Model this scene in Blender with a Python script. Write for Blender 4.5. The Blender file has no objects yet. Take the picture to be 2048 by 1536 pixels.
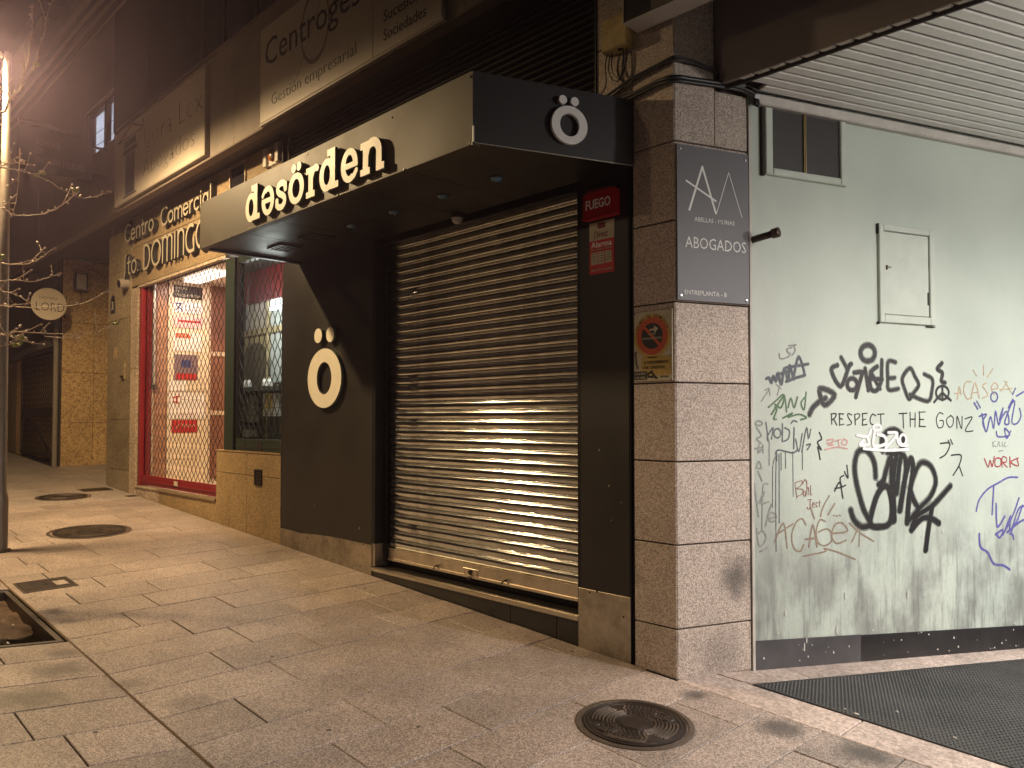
import bpy, math, random
from mathutils import Vector, Matrix
import numpy as np
random.seed(7)
scene = bpy.context.scene
COL = scene.collection
R = math.radians

# ------------------------------------------------------------------ camera, world, exposure
cam_d = bpy.data.cameras.new('camera'); cam = bpy.data.objects.new('camera', cam_d); COL.objects.link(cam)
FW = Vector((-0.7230, 0.6903, 0.0291)).normalized()
RT = FW.cross(Vector((0, 0, 1))).normalized(); UP = RT.cross(FW)
cam.matrix_world = Matrix(((RT.x, UP.x, -FW.x, 2.766), (RT.y, UP.y, -FW.y, -4.006), (RT.z, UP.z, -FW.z, 1.543), (0, 0, 0, 1)))
cam_d.sensor_width = 36; cam_d.lens = 1583 / 2048 * 36; cam_d.shift_y = 27 / 2048
cam_d.clip_start = .05; cam_d.clip_end = 500
scene.camera = cam

world = bpy.data.worlds.new('World'); scene.world = world; world.use_nodes = True
wn = world.node_tree.nodes; bg = wn['Background']
sky = wn.new('ShaderNodeTexSky'); sky.sky_type = 'NISHITA'; sky.sun_disc = False
sky.sun_elevation = R(-4); sky.sun_rotation = R(200)
world.node_tree.links.new(sky.outputs[0], bg.inputs[0]); bg.inputs[1].default_value = .05

scene.view_settings.view_transform = 'Standard'; scene.view_settings.look = 'None'
scene.view_settings.exposure = .25; scene.view_settings.gamma = 1; scene.view_settings.use_curve_mapping = False
cy = scene.cycles
cy.use_adaptive_sampling = True; cy.adaptive_threshold = .012
cy.max_bounces = 7; cy.diffuse_bounces = 3; cy.glossy_bounces = 4; cy.transmission_bounces = 4; cy.transparent_max_bounces = 6
cy.caustics_reflective = False; cy.caustics_refractive = False; cy.sample_clamp_indirect = 4
cy.use_denoising = True
try: cy.denoiser = 'OPENIMAGEDENOISE'
except Exception: pass

def lamp(name, kind, loc, power, color, parent=None, **kw):
    d = bpy.data.lights.new(name, kind); d.energy = power; d.color = color
    for k, v in kw.items(): setattr(d, k, v)
    o = bpy.data.objects.new(name, d); COL.objects.link(o)
    o.location = loc
    return o
WARM = (1.0, .70, .36)
STREET = (-6.36, -2.50, 5.09)
lamp('street_lamp_light', 'SPOT', STREET, 1350, WARM, spot_size=R(172), spot_blend=.30, shadow_soft_size=.10)
lamp('street_lamp_glow', 'POINT', (-6.36, -2.50, 5.12), 14, WARM, shadow_soft_size=.09)
lamp('far_lamp_light', 'SPOT', (-6.35, -12.4, 6.6), 600, (1.0, .70, .42), spot_size=R(168), spot_blend=.2, shadow_soft_size=.12)
lamp('near_fill_light', 'SPOT', (11.2, -2.64, 5.02), 1000, (1.0, .76, .60), spot_size=R(165), spot_blend=.2, shadow_soft_size=.12)  # added lamp out of view, fills in light on the pavement
COOL = (1.0, .965, .91)
lamp('passage_light', 'SPOT', (3.95, 3.68, 3.46), 640, COOL, spot_size=R(172), spot_blend=1, shadow_soft_size=.10)
lamp('mouth_fill_light', 'SPOT', (3.70, .95, 3.46), 600, (1.0, .93, .88), spot_size=R(172), spot_blend=.75, shadow_soft_size=.10)  # added unseen lamp giving the pillar's side face frontal light
lamp('ceiling_fill_light', 'POINT', (4.97, 1.88, 2.85), 230, COOL, shadow_soft_size=.15)  # added point light that brightens the slatted ceiling, no source of its own

# ------------------------------------------------------------------ materials
def nt(name):
    m = bpy.data.materials.new(name); m.use_nodes = True
    return m, m.node_tree.nodes, m.node_tree.links, m.node_tree.nodes['Principled BSDF']
def rgba(c): return (c[0], c[1], c[2], 1)
def simple(name, c, rough=.5, metal=0, emit=0, bump=0, bscale=60, spec=.5, var=0.0, vscale=3):
    m, n, l, b = nt(name)
    b.inputs['Base Color'].default_value = rgba(c); b.inputs['Roughness'].default_value = rough
    b.inputs['Metallic'].default_value = metal; b.inputs['Specular IOR Level'].default_value = spec
    if emit: b.inputs['Emission Color'].default_value = rgba(c); b.inputs['Emission Strength'].default_value = emit
    if bump or var:
        tc = n.new('ShaderNodeTexCoord')
    if bump:
        t = n.new('ShaderNodeTexNoise'); t.inputs['Scale'].default_value = bscale; t.inputs['Detail'].default_value = 4
        u = n.new('ShaderNodeBump'); u.inputs['Strength'].default_value = bump; u.inputs['Distance'].default_value = .01
        l.new(tc.outputs['Object'], t.inputs['Vector']); l.new(t.outputs[0], u.inputs['Height']); l.new(u.outputs[0], b.inputs['Normal'])
    if var:
        t = n.new('ShaderNodeTexNoise'); t.inputs['Scale'].default_value = vscale; t.inputs['Detail'].default_value = 6; t.inputs['Roughness'].default_value = .65
        l.new(tc.outputs['Object'], t.inputs['Vector'])
        r = n.new('ShaderNodeMapRange'); r.inputs['From Min'].default_value = .3; r.inputs['From Max'].default_value = .7
        r.inputs['To Min'].default_value = 1 - var; r.inputs['To Max'].default_value = 1 + var * .5
        l.new(t.outputs[0], r.inputs[0])
        x = n.new('ShaderNodeMix'); x.data_type = 'RGBA'; x.blend_type = 'MULTIPLY'; x.inputs[0].default_value = 1
        x.inputs[6].default_value = rgba(c); l.new(r.outputs[0], x.inputs[7]); l.new(x.outputs[2], b.inputs['Base Color'])
        q = n.new('ShaderNodeMapRange'); q.inputs['To Min'].default_value = rough - .12; q.inputs['To Max'].default_value = min(1, rough + .15)
        l.new(t.outputs[0], q.inputs[0]); l.new(q.outputs[0], b.inputs['Roughness'])
    return m
def granite(name, light, dark, scale=170, rough=.6, lo=.40, hi=.62, bump=.25, stain=.18, rnd=.12, spots=None, spotcol=(.02, .02, .02)):
    m, n, l, b = nt(name)
    tc = n.new('ShaderNodeTexCoord')
    t = n.new('ShaderNodeTexNoise'); t.inputs['Scale'].default_value = scale; t.inputs['Detail'].default_value = 2.5; t.inputs['Roughness'].default_value = .7
    l.new(tc.outputs['Object'], t.inputs['Vector'])
    v = n.new('ShaderNodeTexVoronoi'); v.inputs['Scale'].default_value = scale * .8; l.new(tc.outputs['Object'], v.inputs['Vector'])
    sp = n.new('ShaderNodeSeparateColor'); l.new(v.outputs['Color'], sp.inputs[0])
    a = n.new('ShaderNodeMath'); a.operation = 'MULTIPLY_ADD'; a.inputs[1].default_value = .32; l.new(sp.outputs[0], a.inputs[0])
    s0 = n.new('ShaderNodeMath'); s0.operation = 'SUBTRACT'; s0.inputs[1].default_value = .16; l.new(t.outputs[0], s0.inputs[0]); l.new(s0.outputs[0], a.inputs[2])
    r = n.new('ShaderNodeValToRGB'); e = r.color_ramp.elements
    e[0].position = lo - .06; e[0].color = rgba(dark); e[1].position = hi + .06; e[1].color = rgba(light)
    l.new(a.outputs[0], r.inputs[0])
    big = n.new('ShaderNodeTexNoise'); big.inputs['Scale'].default_value = 1.7; big.inputs['Detail'].default_value = 6; big.inputs['Roughness'].default_value = .62
    l.new(tc.outputs['Object'], big.inputs['Vector'])
    mr = n.new('ShaderNodeMapRange'); mr.inputs['From Min'].default_value = .3; mr.inputs['From Max'].default_value = .7
    mr.inputs['To Min'].default_value = 1 - stain; mr.inputs['To Max'].default_value = 1 + stain * .6; l.new(big.outputs[0], mr.inputs[0])
    oi = n.new('ShaderNodeObjectInfo')
    rr = n.new('ShaderNodeMapRange'); rr.inputs['To Min'].default_value = 1 - rnd; rr.inputs['To Max'].default_value = 1 + rnd; l.new(oi.outputs['Random'], rr.inputs[0])
    mu = n.new('ShaderNodeMath'); mu.operation = 'MULTIPLY'; l.new(mr.outputs[0], mu.inputs[0]); l.new(rr.outputs[0], mu.inputs[1])
    x = n.new('ShaderNodeMix'); x.data_type = 'RGBA'; x.blend_type = 'MULTIPLY'; x.inputs[0].default_value = 1
    l.new(r.outputs[0], x.inputs[6]); l.new(mu.outputs[0], x.inputs[7])
    out = x.outputs[2]
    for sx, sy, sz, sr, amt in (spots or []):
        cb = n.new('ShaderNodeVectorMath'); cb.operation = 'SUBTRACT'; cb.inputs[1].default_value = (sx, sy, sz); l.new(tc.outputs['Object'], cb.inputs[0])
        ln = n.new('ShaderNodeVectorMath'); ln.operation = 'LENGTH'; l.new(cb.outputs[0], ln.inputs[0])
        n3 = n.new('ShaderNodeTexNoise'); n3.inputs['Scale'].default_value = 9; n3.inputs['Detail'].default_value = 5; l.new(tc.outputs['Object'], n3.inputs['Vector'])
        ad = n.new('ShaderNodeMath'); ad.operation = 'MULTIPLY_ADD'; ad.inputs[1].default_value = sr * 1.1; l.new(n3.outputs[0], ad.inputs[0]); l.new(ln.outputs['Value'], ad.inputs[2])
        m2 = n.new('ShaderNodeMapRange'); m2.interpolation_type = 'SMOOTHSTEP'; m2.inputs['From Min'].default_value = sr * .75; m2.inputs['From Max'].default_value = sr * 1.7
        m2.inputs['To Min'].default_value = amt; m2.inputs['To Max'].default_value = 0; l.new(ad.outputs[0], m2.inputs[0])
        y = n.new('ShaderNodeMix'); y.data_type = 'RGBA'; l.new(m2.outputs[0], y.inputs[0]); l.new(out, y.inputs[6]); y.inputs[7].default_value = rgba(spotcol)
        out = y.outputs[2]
    l.new(out, b.inputs['Base Color'])
    b.inputs['Roughness'].default_value = rough
    u = n.new('ShaderNodeBump'); u.inputs['Strength'].default_value = bump; u.inputs['Distance'].default_value = .004
    l.new(a.outputs[0], u.inputs['Height']); l.new(u.outputs[0], b.inputs['Normal'])
    return m
def plaster():
    m, n, l, b = nt('green_plaster')
    tc = n.new('ShaderNodeTexCoord'); sx = n.new('ShaderNodeSeparateXYZ'); l.new(tc.outputs['Object'], sx.inputs[0])
    def noise(scale, sc, det=6, rough=.6):
        mp = n.new('ShaderNodeMapping'); mp.inputs['Scale'].default_value = sc; l.new(tc.outputs['Object'], mp.inputs[0])
        t = n.new('ShaderNodeTexNoise'); t.inputs['Scale'].default_value = scale; t.inputs['Detail'].default_value = det; t.inputs['Roughness'].default_value = rough
        l.new(mp.outputs[0], t.inputs['Vector']); return t.outputs[0]
    def rng(i, a, c, d, e, smooth=True):
        q = n.new('ShaderNodeMapRange'); q.inputs['From Min'].default_value = a; q.inputs['From Max'].default_value = c
        q.inputs['To Min'].default_value = d; q.inputs['To Max'].default_value = e
        if smooth: q.interpolation_type = 'SMOOTHSTEP'
        l.new(i, q.inputs[0]); return q.outputs[0]
    def mul(a, c):
        q = n.new('ShaderNodeMath'); q.operation = 'MULTIPLY'; l.new(a, q.inputs[0])
        if isinstance(c, float): q.inputs[1].default_value = c
        else: l.new(c, q.inputs[1])
        return q.outputs[0]
    def mix(f, a, c):
        q = n.new('ShaderNodeMix'); q.data_type = 'RGBA'; l.new(f, q.inputs[0])
        if isinstance(a, tuple): q.inputs[6].default_value = rgba(a)
        else: l.new(a, q.inputs[6])
        q.inputs[7].default_value = rgba(c); return q.outputs[2]
    low = rng(sx.outputs[2], .35, 1.25, 1, 0)
    cloud = rng(noise(3.2, (1, 1, .8)), .38, .66, 0, 1)
    streak = rng(noise(16, (1, 1, .12), 5, .7), .45, .68, 0, 1)
    fine = rng(noise(60, (1, 1, .5), 4, .7), .52, .7, 0, 1)
    base = mix(rng(noise(.9, (1, 1, 1)), .3, .7, 0, 1), (.50, .56, .495), (.43, .49, .435))
    c1 = mix(mul(mul(low, cloud), .62), base, (.13, .13, .125))
    c2 = mix(mul(mul(low, streak), .55), c1, (.10, .10, .10))
    c3 = mix(mul(mul(rng(sx.outputs[2], .2, 2.0, 1, .12), fine), .25), c2, (.2, .2, .19))
    near = rng(sx.outputs[1], .45, 1.25, 1, 0)
    c4 = mix(mul(mul(near, rng(noise(2.2, (1, 1, .35)), .3, .62, .25, 1)), mul(rng(sx.outputs[2], 1.0, 2.6, .45, .22), 1.0)), c3, (.16, .165, .16))
    l.new(c4, b.inputs['Base Color']); b.inputs['Roughness'].default_value = .55
    u = n.new('ShaderNodeBump'); u.inputs['Strength'].default_value = .15; u.inputs['Distance'].default_value = .01
    l.new(noise(30, (1, 1, 1)), u.inputs['Height']); l.new(u.outputs[0], b.inputs['Normal'])
    return m
def steel(name, c, rough, bump, bscale, stretch=(1, 1, 1), var=.3):
    m, n, l, b = nt(name)
    tc = n.new('ShaderNodeTexCoord'); mp = n.new('ShaderNodeMapping'); mp.inputs['Scale'].default_value = stretch; l.new(tc.outputs['Object'], mp.inputs[0])
    t = n.new('ShaderNodeTexNoise'); t.inputs['Scale'].default_value = bscale; t.inputs['Detail'].default_value = 5; l.new(mp.outputs[0], t.inputs['Vector'])
    t2 = n.new('ShaderNodeTexNoise'); t2.inputs['Scale'].default_value = 5; t2.inputs['Detail'].default_value = 7; t2.inputs['Roughness'].default_value = .7; l.new(tc.outputs['Object'], t2.inputs['Vector'])
    q = n.new('ShaderNodeMapRange'); q.inputs['From Min'].default_value = .3; q.inputs['From Max'].default_value = .7; q.inputs['To Min'].default_value = max(.07, rough - .06); q.inputs['To Max'].default_value = rough + (.16 if rough > .16 else .06)
    l.new(t2.outputs[0], q.inputs[0]); l.new(q.outputs[0], b.inputs['Roughness'])
    x = n.new('ShaderNodeMix'); x.data_type = 'RGBA'
    f = n.new('ShaderNodeMapRange'); f.inputs['From Min'].default_value = .42; f.inputs['From Max'].default_value = .7; l.new(t2.outputs[0], f.inputs[0])
    l.new(f.outputs[0], x.inputs[0]); x.inputs[6].default_value = rgba(c); x.inputs[7].default_value = rgba(tuple(k * (1 - var) for k in c)); l.new(x.outputs[2], b.inputs['Base Color'])
    b.inputs['Metallic'].default_value = 1
    u = n.new('ShaderNodeBump'); u.inputs['Strength'].default_value = bump; u.inputs['Distance'].default_value = .01
    l.new(t.outputs[0], u.inputs['Height']); l.new(u.outputs[0], b.inputs['Normal'])
    return m
def glass(name, tint=(.9, .95, .95)):
    m, n, l, b = nt(name)
    n.remove(b); o = n['Material Output']
    tr = n.new('ShaderNodeBsdfTransparent'); tr.inputs[0].default_value = rgba(tint)
    g = n.new('ShaderNodeBsdfGlossy'); g.inputs['Roughness'].default_value = .03
    lw = n.new('ShaderNodeLayerWeight'); pw_ = n.new('ShaderNodeMath'); pw_.operation = 'POWER'; pw_.inputs[1].default_value = 4; l.new(lw.outputs['Facing'], pw_.inputs[0])
    fr = n.new('ShaderNodeMath'); fr.operation = 'MULTIPLY_ADD'; fr.inputs[1].default_value = .5; fr.inputs[2].default_value = .04; l.new(pw_.outputs[0], fr.inputs[0])
    mx = n.new('ShaderNodeMixShader'); l.new(fr.outputs[0], mx.inputs[0]); l.new(tr.outputs[0], mx.inputs[1]); l.new(g.outputs[0], mx.inputs[2]); l.new(mx.outputs[0], o.inputs[0])
    return m

M = dict(
    slab=granite('paving_granite', (.60, .485, .42), (.175, .142, .12), 185, .43, stain=.26, rnd=.15, bump=.45, lo=.44, hi=.60,
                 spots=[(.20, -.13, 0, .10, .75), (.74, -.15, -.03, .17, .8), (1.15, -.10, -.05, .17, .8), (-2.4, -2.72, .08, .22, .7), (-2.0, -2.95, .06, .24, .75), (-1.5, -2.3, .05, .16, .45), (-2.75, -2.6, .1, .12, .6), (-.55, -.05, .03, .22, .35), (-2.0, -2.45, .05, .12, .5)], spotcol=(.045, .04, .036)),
    slab_far=granite('worn_paving_granite', (.56, .47, .41), (.28, .235, .20), 100, .5, stain=.22, rnd=.06, bump=.2),
    kerb=granite('kerb_granite', (.60, .48, .42), (.33, .265, .225), 60, .5, stain=.3, bump=.2, rnd=.08),
    joint=simple('dark_joint_sand', (.022, .017, .012), .95),
    rust=simple('rust_stained_joint', (.12, .065, .022), .95, var=.4, vscale=6),
    pillar=granite('bush_hammered_granite', (.66, .56, .485), (.235, .19, .16), 190, .8, bump=.6, stain=.16, rnd=.09,
                   spots=[(.35, .31, .57, .17, .75), (-.165, 0, .6, .13, .6), (.02, 0, .45, .1, .35), (.3, .2, .1, .2, .3)]),
    stone=granite('beige_granite', (.30, .22, .13), (.13, .092, .05), 110, .5, stain=.2, rnd=.06),
    polished=granite('polished_beige_granite', (.33, .265, .17), (.17, .13, .08), 75, .22, stain=.25, rnd=.1, bump=.03),
    speck2=granite('bright_golden_granite', (.60, .40, .18), (.28, .17, .065), 45, .6, stain=.2, rnd=.05, lo=.38, hi=.54),
    speck=granite('golden_speckled_granite', (.36, .25, .12), (.15, .10, .045), 80, .6, stain=.2, rnd=.05, lo=.36, hi=.52),
    trim=granite('rough_pale_granite', (.50, .40, .30), (.18, .13, .09), 70, .7, stain=.15),
    joint_dark=simple('dark_mortar', (.05, .04, .032), .9),
    black=simple('black_panel', (.005, .0045, .0042), .45, var=.35, vscale=4, spec=.35),
    panel=simple('charcoal_panel', (.021, .018, .0155), .45, var=.2, vscale=2.5, spec=.4, bump=.03, bscale=14),
    canopy=simple('grey_brown_canopy_paint', (.052, .041, .023), .55, var=.25, vscale=2.2, spec=.22),
    canopy_end=simple('black_canopy_paint', (.012, .011, .012), .5, var=.2, vscale=2),
    cream=simple('cream_letter_face', (.80, .76, .62), .5, var=.05, vscale=8),
    cream_side=simple('dark_letter_side', (.10, .115, .085), .5),
    white=simple('white_enamel', (.78, .76, .73), .4),
    steel_plinth=steel('stained_steel_plate', (.50, .44, .35), .34, .06, 30, var=.5),
    shutter=steel('galvanised_shutter_steel', (.60, .61, .59), .156, .085, 22, (.3, 1, 2.0), var=.45),
    bar=steel('shutter_bar_aluminium', (.62, .55, .45), .3, .04, 30, var=.25),
    iron=simple('cast_iron', (.040, .030, .025), .42, metal=.3, bump=.35, bscale=90, var=.35, vscale=14),
    iron_light=simple('worn_cast_iron', (.15, .118, .095), .33, metal=.5, bump=.2, bscale=90, var=.3, vscale=14),
    sill=simple('black_stone_sill', (.025, .022, .018), .3, var=.3, vscale=5),
    plaster=plaster(),
    base_black=simple('black_base_paint', (.018, .017, .018), .45, var=.45, vscale=5, bump=.15, bscale=22),
    base_grey=simple('grey_base_paint', (.065, .062, .066), .5, var=.3, vscale=6),
    pale_trim=simple('dirty_white_strip', (.52, .49, .45), .6, var=.25, vscale=4),
    frame_green=simple('pale_green_frame', (.50, .55, .49), .45, var=.12, vscale=5),
    slat=simple('cream_ceiling_slat', (.74, .73, .70), .42, var=.14, vscale=1.2),
    gap=simple('dark_ceiling_gap', (.03, .026, .022), .9),
    beam=simple('dark_grey_beam', (.22, .195, .185), .55, var=.15, vscale=2),
    perf=simple('dark_perforated_metal', (.035, .030, .028), .5, metal=.2),
    perf_back=simple('dusty_duct_lining', (.16, .11, .055), .7, var=.6, vscale=9),
    brass=simple('brass_bar', (.30, .22, .09), .35, metal=.8),
    rubber=simple('black_rubber', (.042, .040, .040), .45, bump=.1, bscale=40, var=.6, vscale=1.6),
    plaque=simple('anthracite_plaque', (.125, .122, .135), .5, spec=.4),
    white_print=simple('white_print', (.82, .82, .80), .6, spec=.2),
    red=simple('red_enamel', (.42, .012, .014), .35), red_dark=simple('red_frame_paint', (.20, .006, .012), .4, var=.15, vscale=6),
    red_print=simple('red_print', (.45, .02, .025), .5), dkred=simple('dark_red_print', (.14, .008, .01), .5),
    yellow=simple('faded_yellow_plate', (.52, .36, .09), .5, var=.3, vscale=9), plate=simple('dirty_white_plate', (.50, .46, .33), .5, var=.3, vscale=9),
    orange_red=simple('faded_red_ring', (.50, .085, .03), .5), navy=simple('faded_navy', (.016, .018, .024), .5),
    blackprint=simple('black_print', (.012, .011, .011), .55), blue=simple('blue_print', (.03, .045, .17), .5),
    fascia=simple('grey_render_band', (.235, .20, .165), .75, var=.28, vscale=2.0, bump=.2, bscale=25),
    upper=simple('dark_upper_render', (.15, .115, .095), .8, var=.2, vscale=2),
    dark=simple('dark_shade_render', (.035, .029, .025), .8, var=.2, vscale=3),
    dimglass=simple('dark_window_glass', (.012, .012, .016), .12),
    sign_face=simple('off_white_sign_sheet', (.44, .385, .32), .5, var=.06, vscale=2), sign_frame=simple('sign_frame', (.30, .26, .22), .5),
    grey_print=simple('grey_print', (.10, .085, .075), .6), mauve=simple('mauve_print', (.17, .115, .10), .6), sign_blue=simple('column_print', (.06, .055, .07), .6),
    louvre=simple('dark_louvre', (.022, .018, .015), .4, metal=.2), louvre_dark=simple('louvre_gap', (.006, .005, .005), .8),
    cable=simple('black_cable', (.010, .009, .009), .45), box_yellow=simple('aged_junction_box', (.44, .33, .13), .5, var=.35, vscale=14),
    pole=simple('grey_pole_paint', (.19, .165, .135), .38, metal=.3, var=.15, vscale=6),
    lens=simple('lit_lamp_lens', (1.0, .72, .40), .4, emit=18), tube=simple('lit_fluorescent_tube', (1.0, .95, .86), .4, emit=8),
    bark=simple('grey_brown_bark', (.16, .115, .075), .8, bump=.5, bscale=50), twig=simple('twig_bark', (.46, .36, .26), .7), bud=simple('green_bud', (.26, .24, .07), .6),
    soil=simple('tree_pit_soil', (.13, .082, .05), .95, bump=1.0, bscale=28, var=.5, vscale=12), water=simple('puddle_water', (.010, .009, .006), .04),
    angle=simple('tree_pit_steel_angle', (.10, .085, .07), .45, metal=.5, var=.3),
    green_metal=simple('dark_green_frame', (.022, .032, .022), .35, var=.2), grille_red=simple('dark_red_grille', (.030, .010, .008), .4, metal=.3), grille_green=simple('grey_green_grille', (.05, .055, .045), .35, metal=.4),
    lobby=simple('cream_lobby_paint', (.76, .64, .50), .5, var=.06), lobby_floor=simple('white_lobby_floor', (.72, .66, .60), .25), brick=simple('brown_marble_column', (.36, .19, .12), .35, var=.35, vscale=7),
    door_brown=simple('brown_lobby_door', (.22, .10, .07), .35, var=.1), door_frame=simple('cream_door_frame', (.62, .50, .40), .4),
    board=simple('white_directory_plate', (.80, .76, .76), .35), pinkplate=simple('pink_directory_plate', (.74, .48, .50), .35), slate_print=simple('slate_photo_print', (.20, .14, .17), .4),
    shop_wall=simple('pale_shop_wall', (.50, .47, .42), .6), shop_blue=simple('bluish_shop_panel', (.42, .48, .50), .4), shop_tan=simple('tan_shop_panel', (.34, .28, .17), .5), shop_dark=simple('dark_shop_counter', (.03, .03, .028), .5),
    shop_round=simple('brown_round_panel', (.10, .085, .06), .5), panel_light=simple('lit_ceiling_panel', (.92, .96, 1.0), .5, emit=2.2), lobby_lamp=simple('lit_lobby_panel', (1.0, .90, .80), .5, emit=1.6), window_light=simple('lit_office_wall', (.72, .73, .78), .6),
    glass=glass('window_glass'), fuego=simple('red_alarm_plastic', (.36, .010, .014), .3), spot_lens=simple('bluish_spot_lens', (.05, .13, .22), .15),
    brown_metal=simple('brown_pipe_metal', (.065, .042, .032), .35, metal=.5), silver=simple('zinc_clamp', (.55, .55, .56), .3, metal=.9),
    asphalt=simple('asphalt', (.045, .043, .042), .85, bump=.4, bscale=120), old_letter=simple('aged_letter_face', (.30, .265, .205), .5, var=.1), gum=simple('old_gum', (.10, .083, .07), .8), lord=simple('cream_round_sign', (.66, .57, .44), .5), lord_print=simple('brown_sign_print', (.022, .016, .012), .6),
    grime=simple('white_paint_chip', (.55, .53, .5), .7), debris=simple('pale_litter', (.6, .55, .48), .7), drip=simple('pale_water_mark', (.40, .34, .24), .5),
)
GP = dict(grey=(.29, .295, .285), slate=(.105, .12, .145), green=(.085, .17, .075), charcoal=(.035, .034, .036), black=(.03, .029, .03), blackpaint=(.009, .009, .010),
          pink=(.62, .36, .34), white=(.80, .80, .80), orange=(.56, .42, .29), blue=(.10, .095, .36), violet=(.13, .12, .42), red=(.42, .055, .06), brickred=(.31, .14, .12), brown=(.31, .235, .175))
def spray(name, c, fade, scale=24):      # worn paint: patches where the render shows through
    m, n, l, b = nt(name); tc = n.new('ShaderNodeTexCoord')
    t = n.new('ShaderNodeTexNoise'); t.inputs['Scale'].default_value = scale; t.inputs['Detail'].default_value = 5; t.inputs['Roughness'].default_value = .7; l.new(tc.outputs['Object'], t.inputs['Vector'])
    r = n.new('ShaderNodeMapRange'); r.inputs['From Min'].default_value = .38; r.inputs['From Max'].default_value = .68; r.inputs['To Min'].default_value = .02 if fade < .3 else .16; r.inputs['To Max'].default_value = fade; l.new(t.outputs[0], r.inputs[0])
    o = n['Material Output']; tr = n.new('ShaderNodeBsdfTransparent'); mx = n.new('ShaderNodeMixShader'); l.new(r.outputs[0], mx.inputs[0]); l.new(b.outputs[0], mx.inputs[1]); l.new(tr.outputs[0], mx.inputs[2]); l.new(mx.outputs[0], o.inputs[0])
    b.inputs['Base Color'].default_value = rgba(c); b.inputs['Roughness'].default_value = .55
    return m
FADE = dict(blackpaint=.12, charcoal=.35, white=.25, black=.45)
GM = {k: spray('spray_' + k, v, FADE.get(k, .75)) for k, v in GP.items()}
def mist(name, c, a):
    m = spray(name, c, 1.0, 160); r = [q for q in m.node_tree.nodes if q.type == 'MAP_RANGE'][0]
    r.inputs['To Min'].default_value = 1 - a; r.inputs['To Max'].default_value = 1; return m
MIST = {k: mist('overspray_' + k, GP[k], .42) for k in ('blackpaint', 'charcoal', 'white', 'slate')}
# ------------------------------------------------------------------ helpers
WL = {}
class Frame:                      # u to the right, n outward, z up
    def __init__(s, o, u, n): s.o = Vector(o); s.u = Vector(u); s.n = Vector(n)
    def __call__(s, u, n, z): return s.o + s.u * u + s.n * n + Vector((0, 0, z))
FAC = Frame((0, 0, 0), (1, 0, 0), (0, -1, 0))
A = R(110.5)
WALL = Frame((0, 0, 0), (-math.cos(A), math.sin(A), 0), (math.sin(A), math.cos(A), 0))
CEND = Frame((-.304, 0, 0), WALL.u, WALL.n)
def fac_at(y): return Frame((0, y, 0), (1, 0, 0), (0, -1, 0))
GS, GPY = .0496, .0173
def gz(x, y):
    z = -GS * x + GPY * max(y, -2.5)
    if y < -2.5: z += .085 * (-2.5 - max(y, -3.8))
    return z
def rz(x, y): return -GS * x + GPY * y - .060 * max(0, y - .27)

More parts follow.
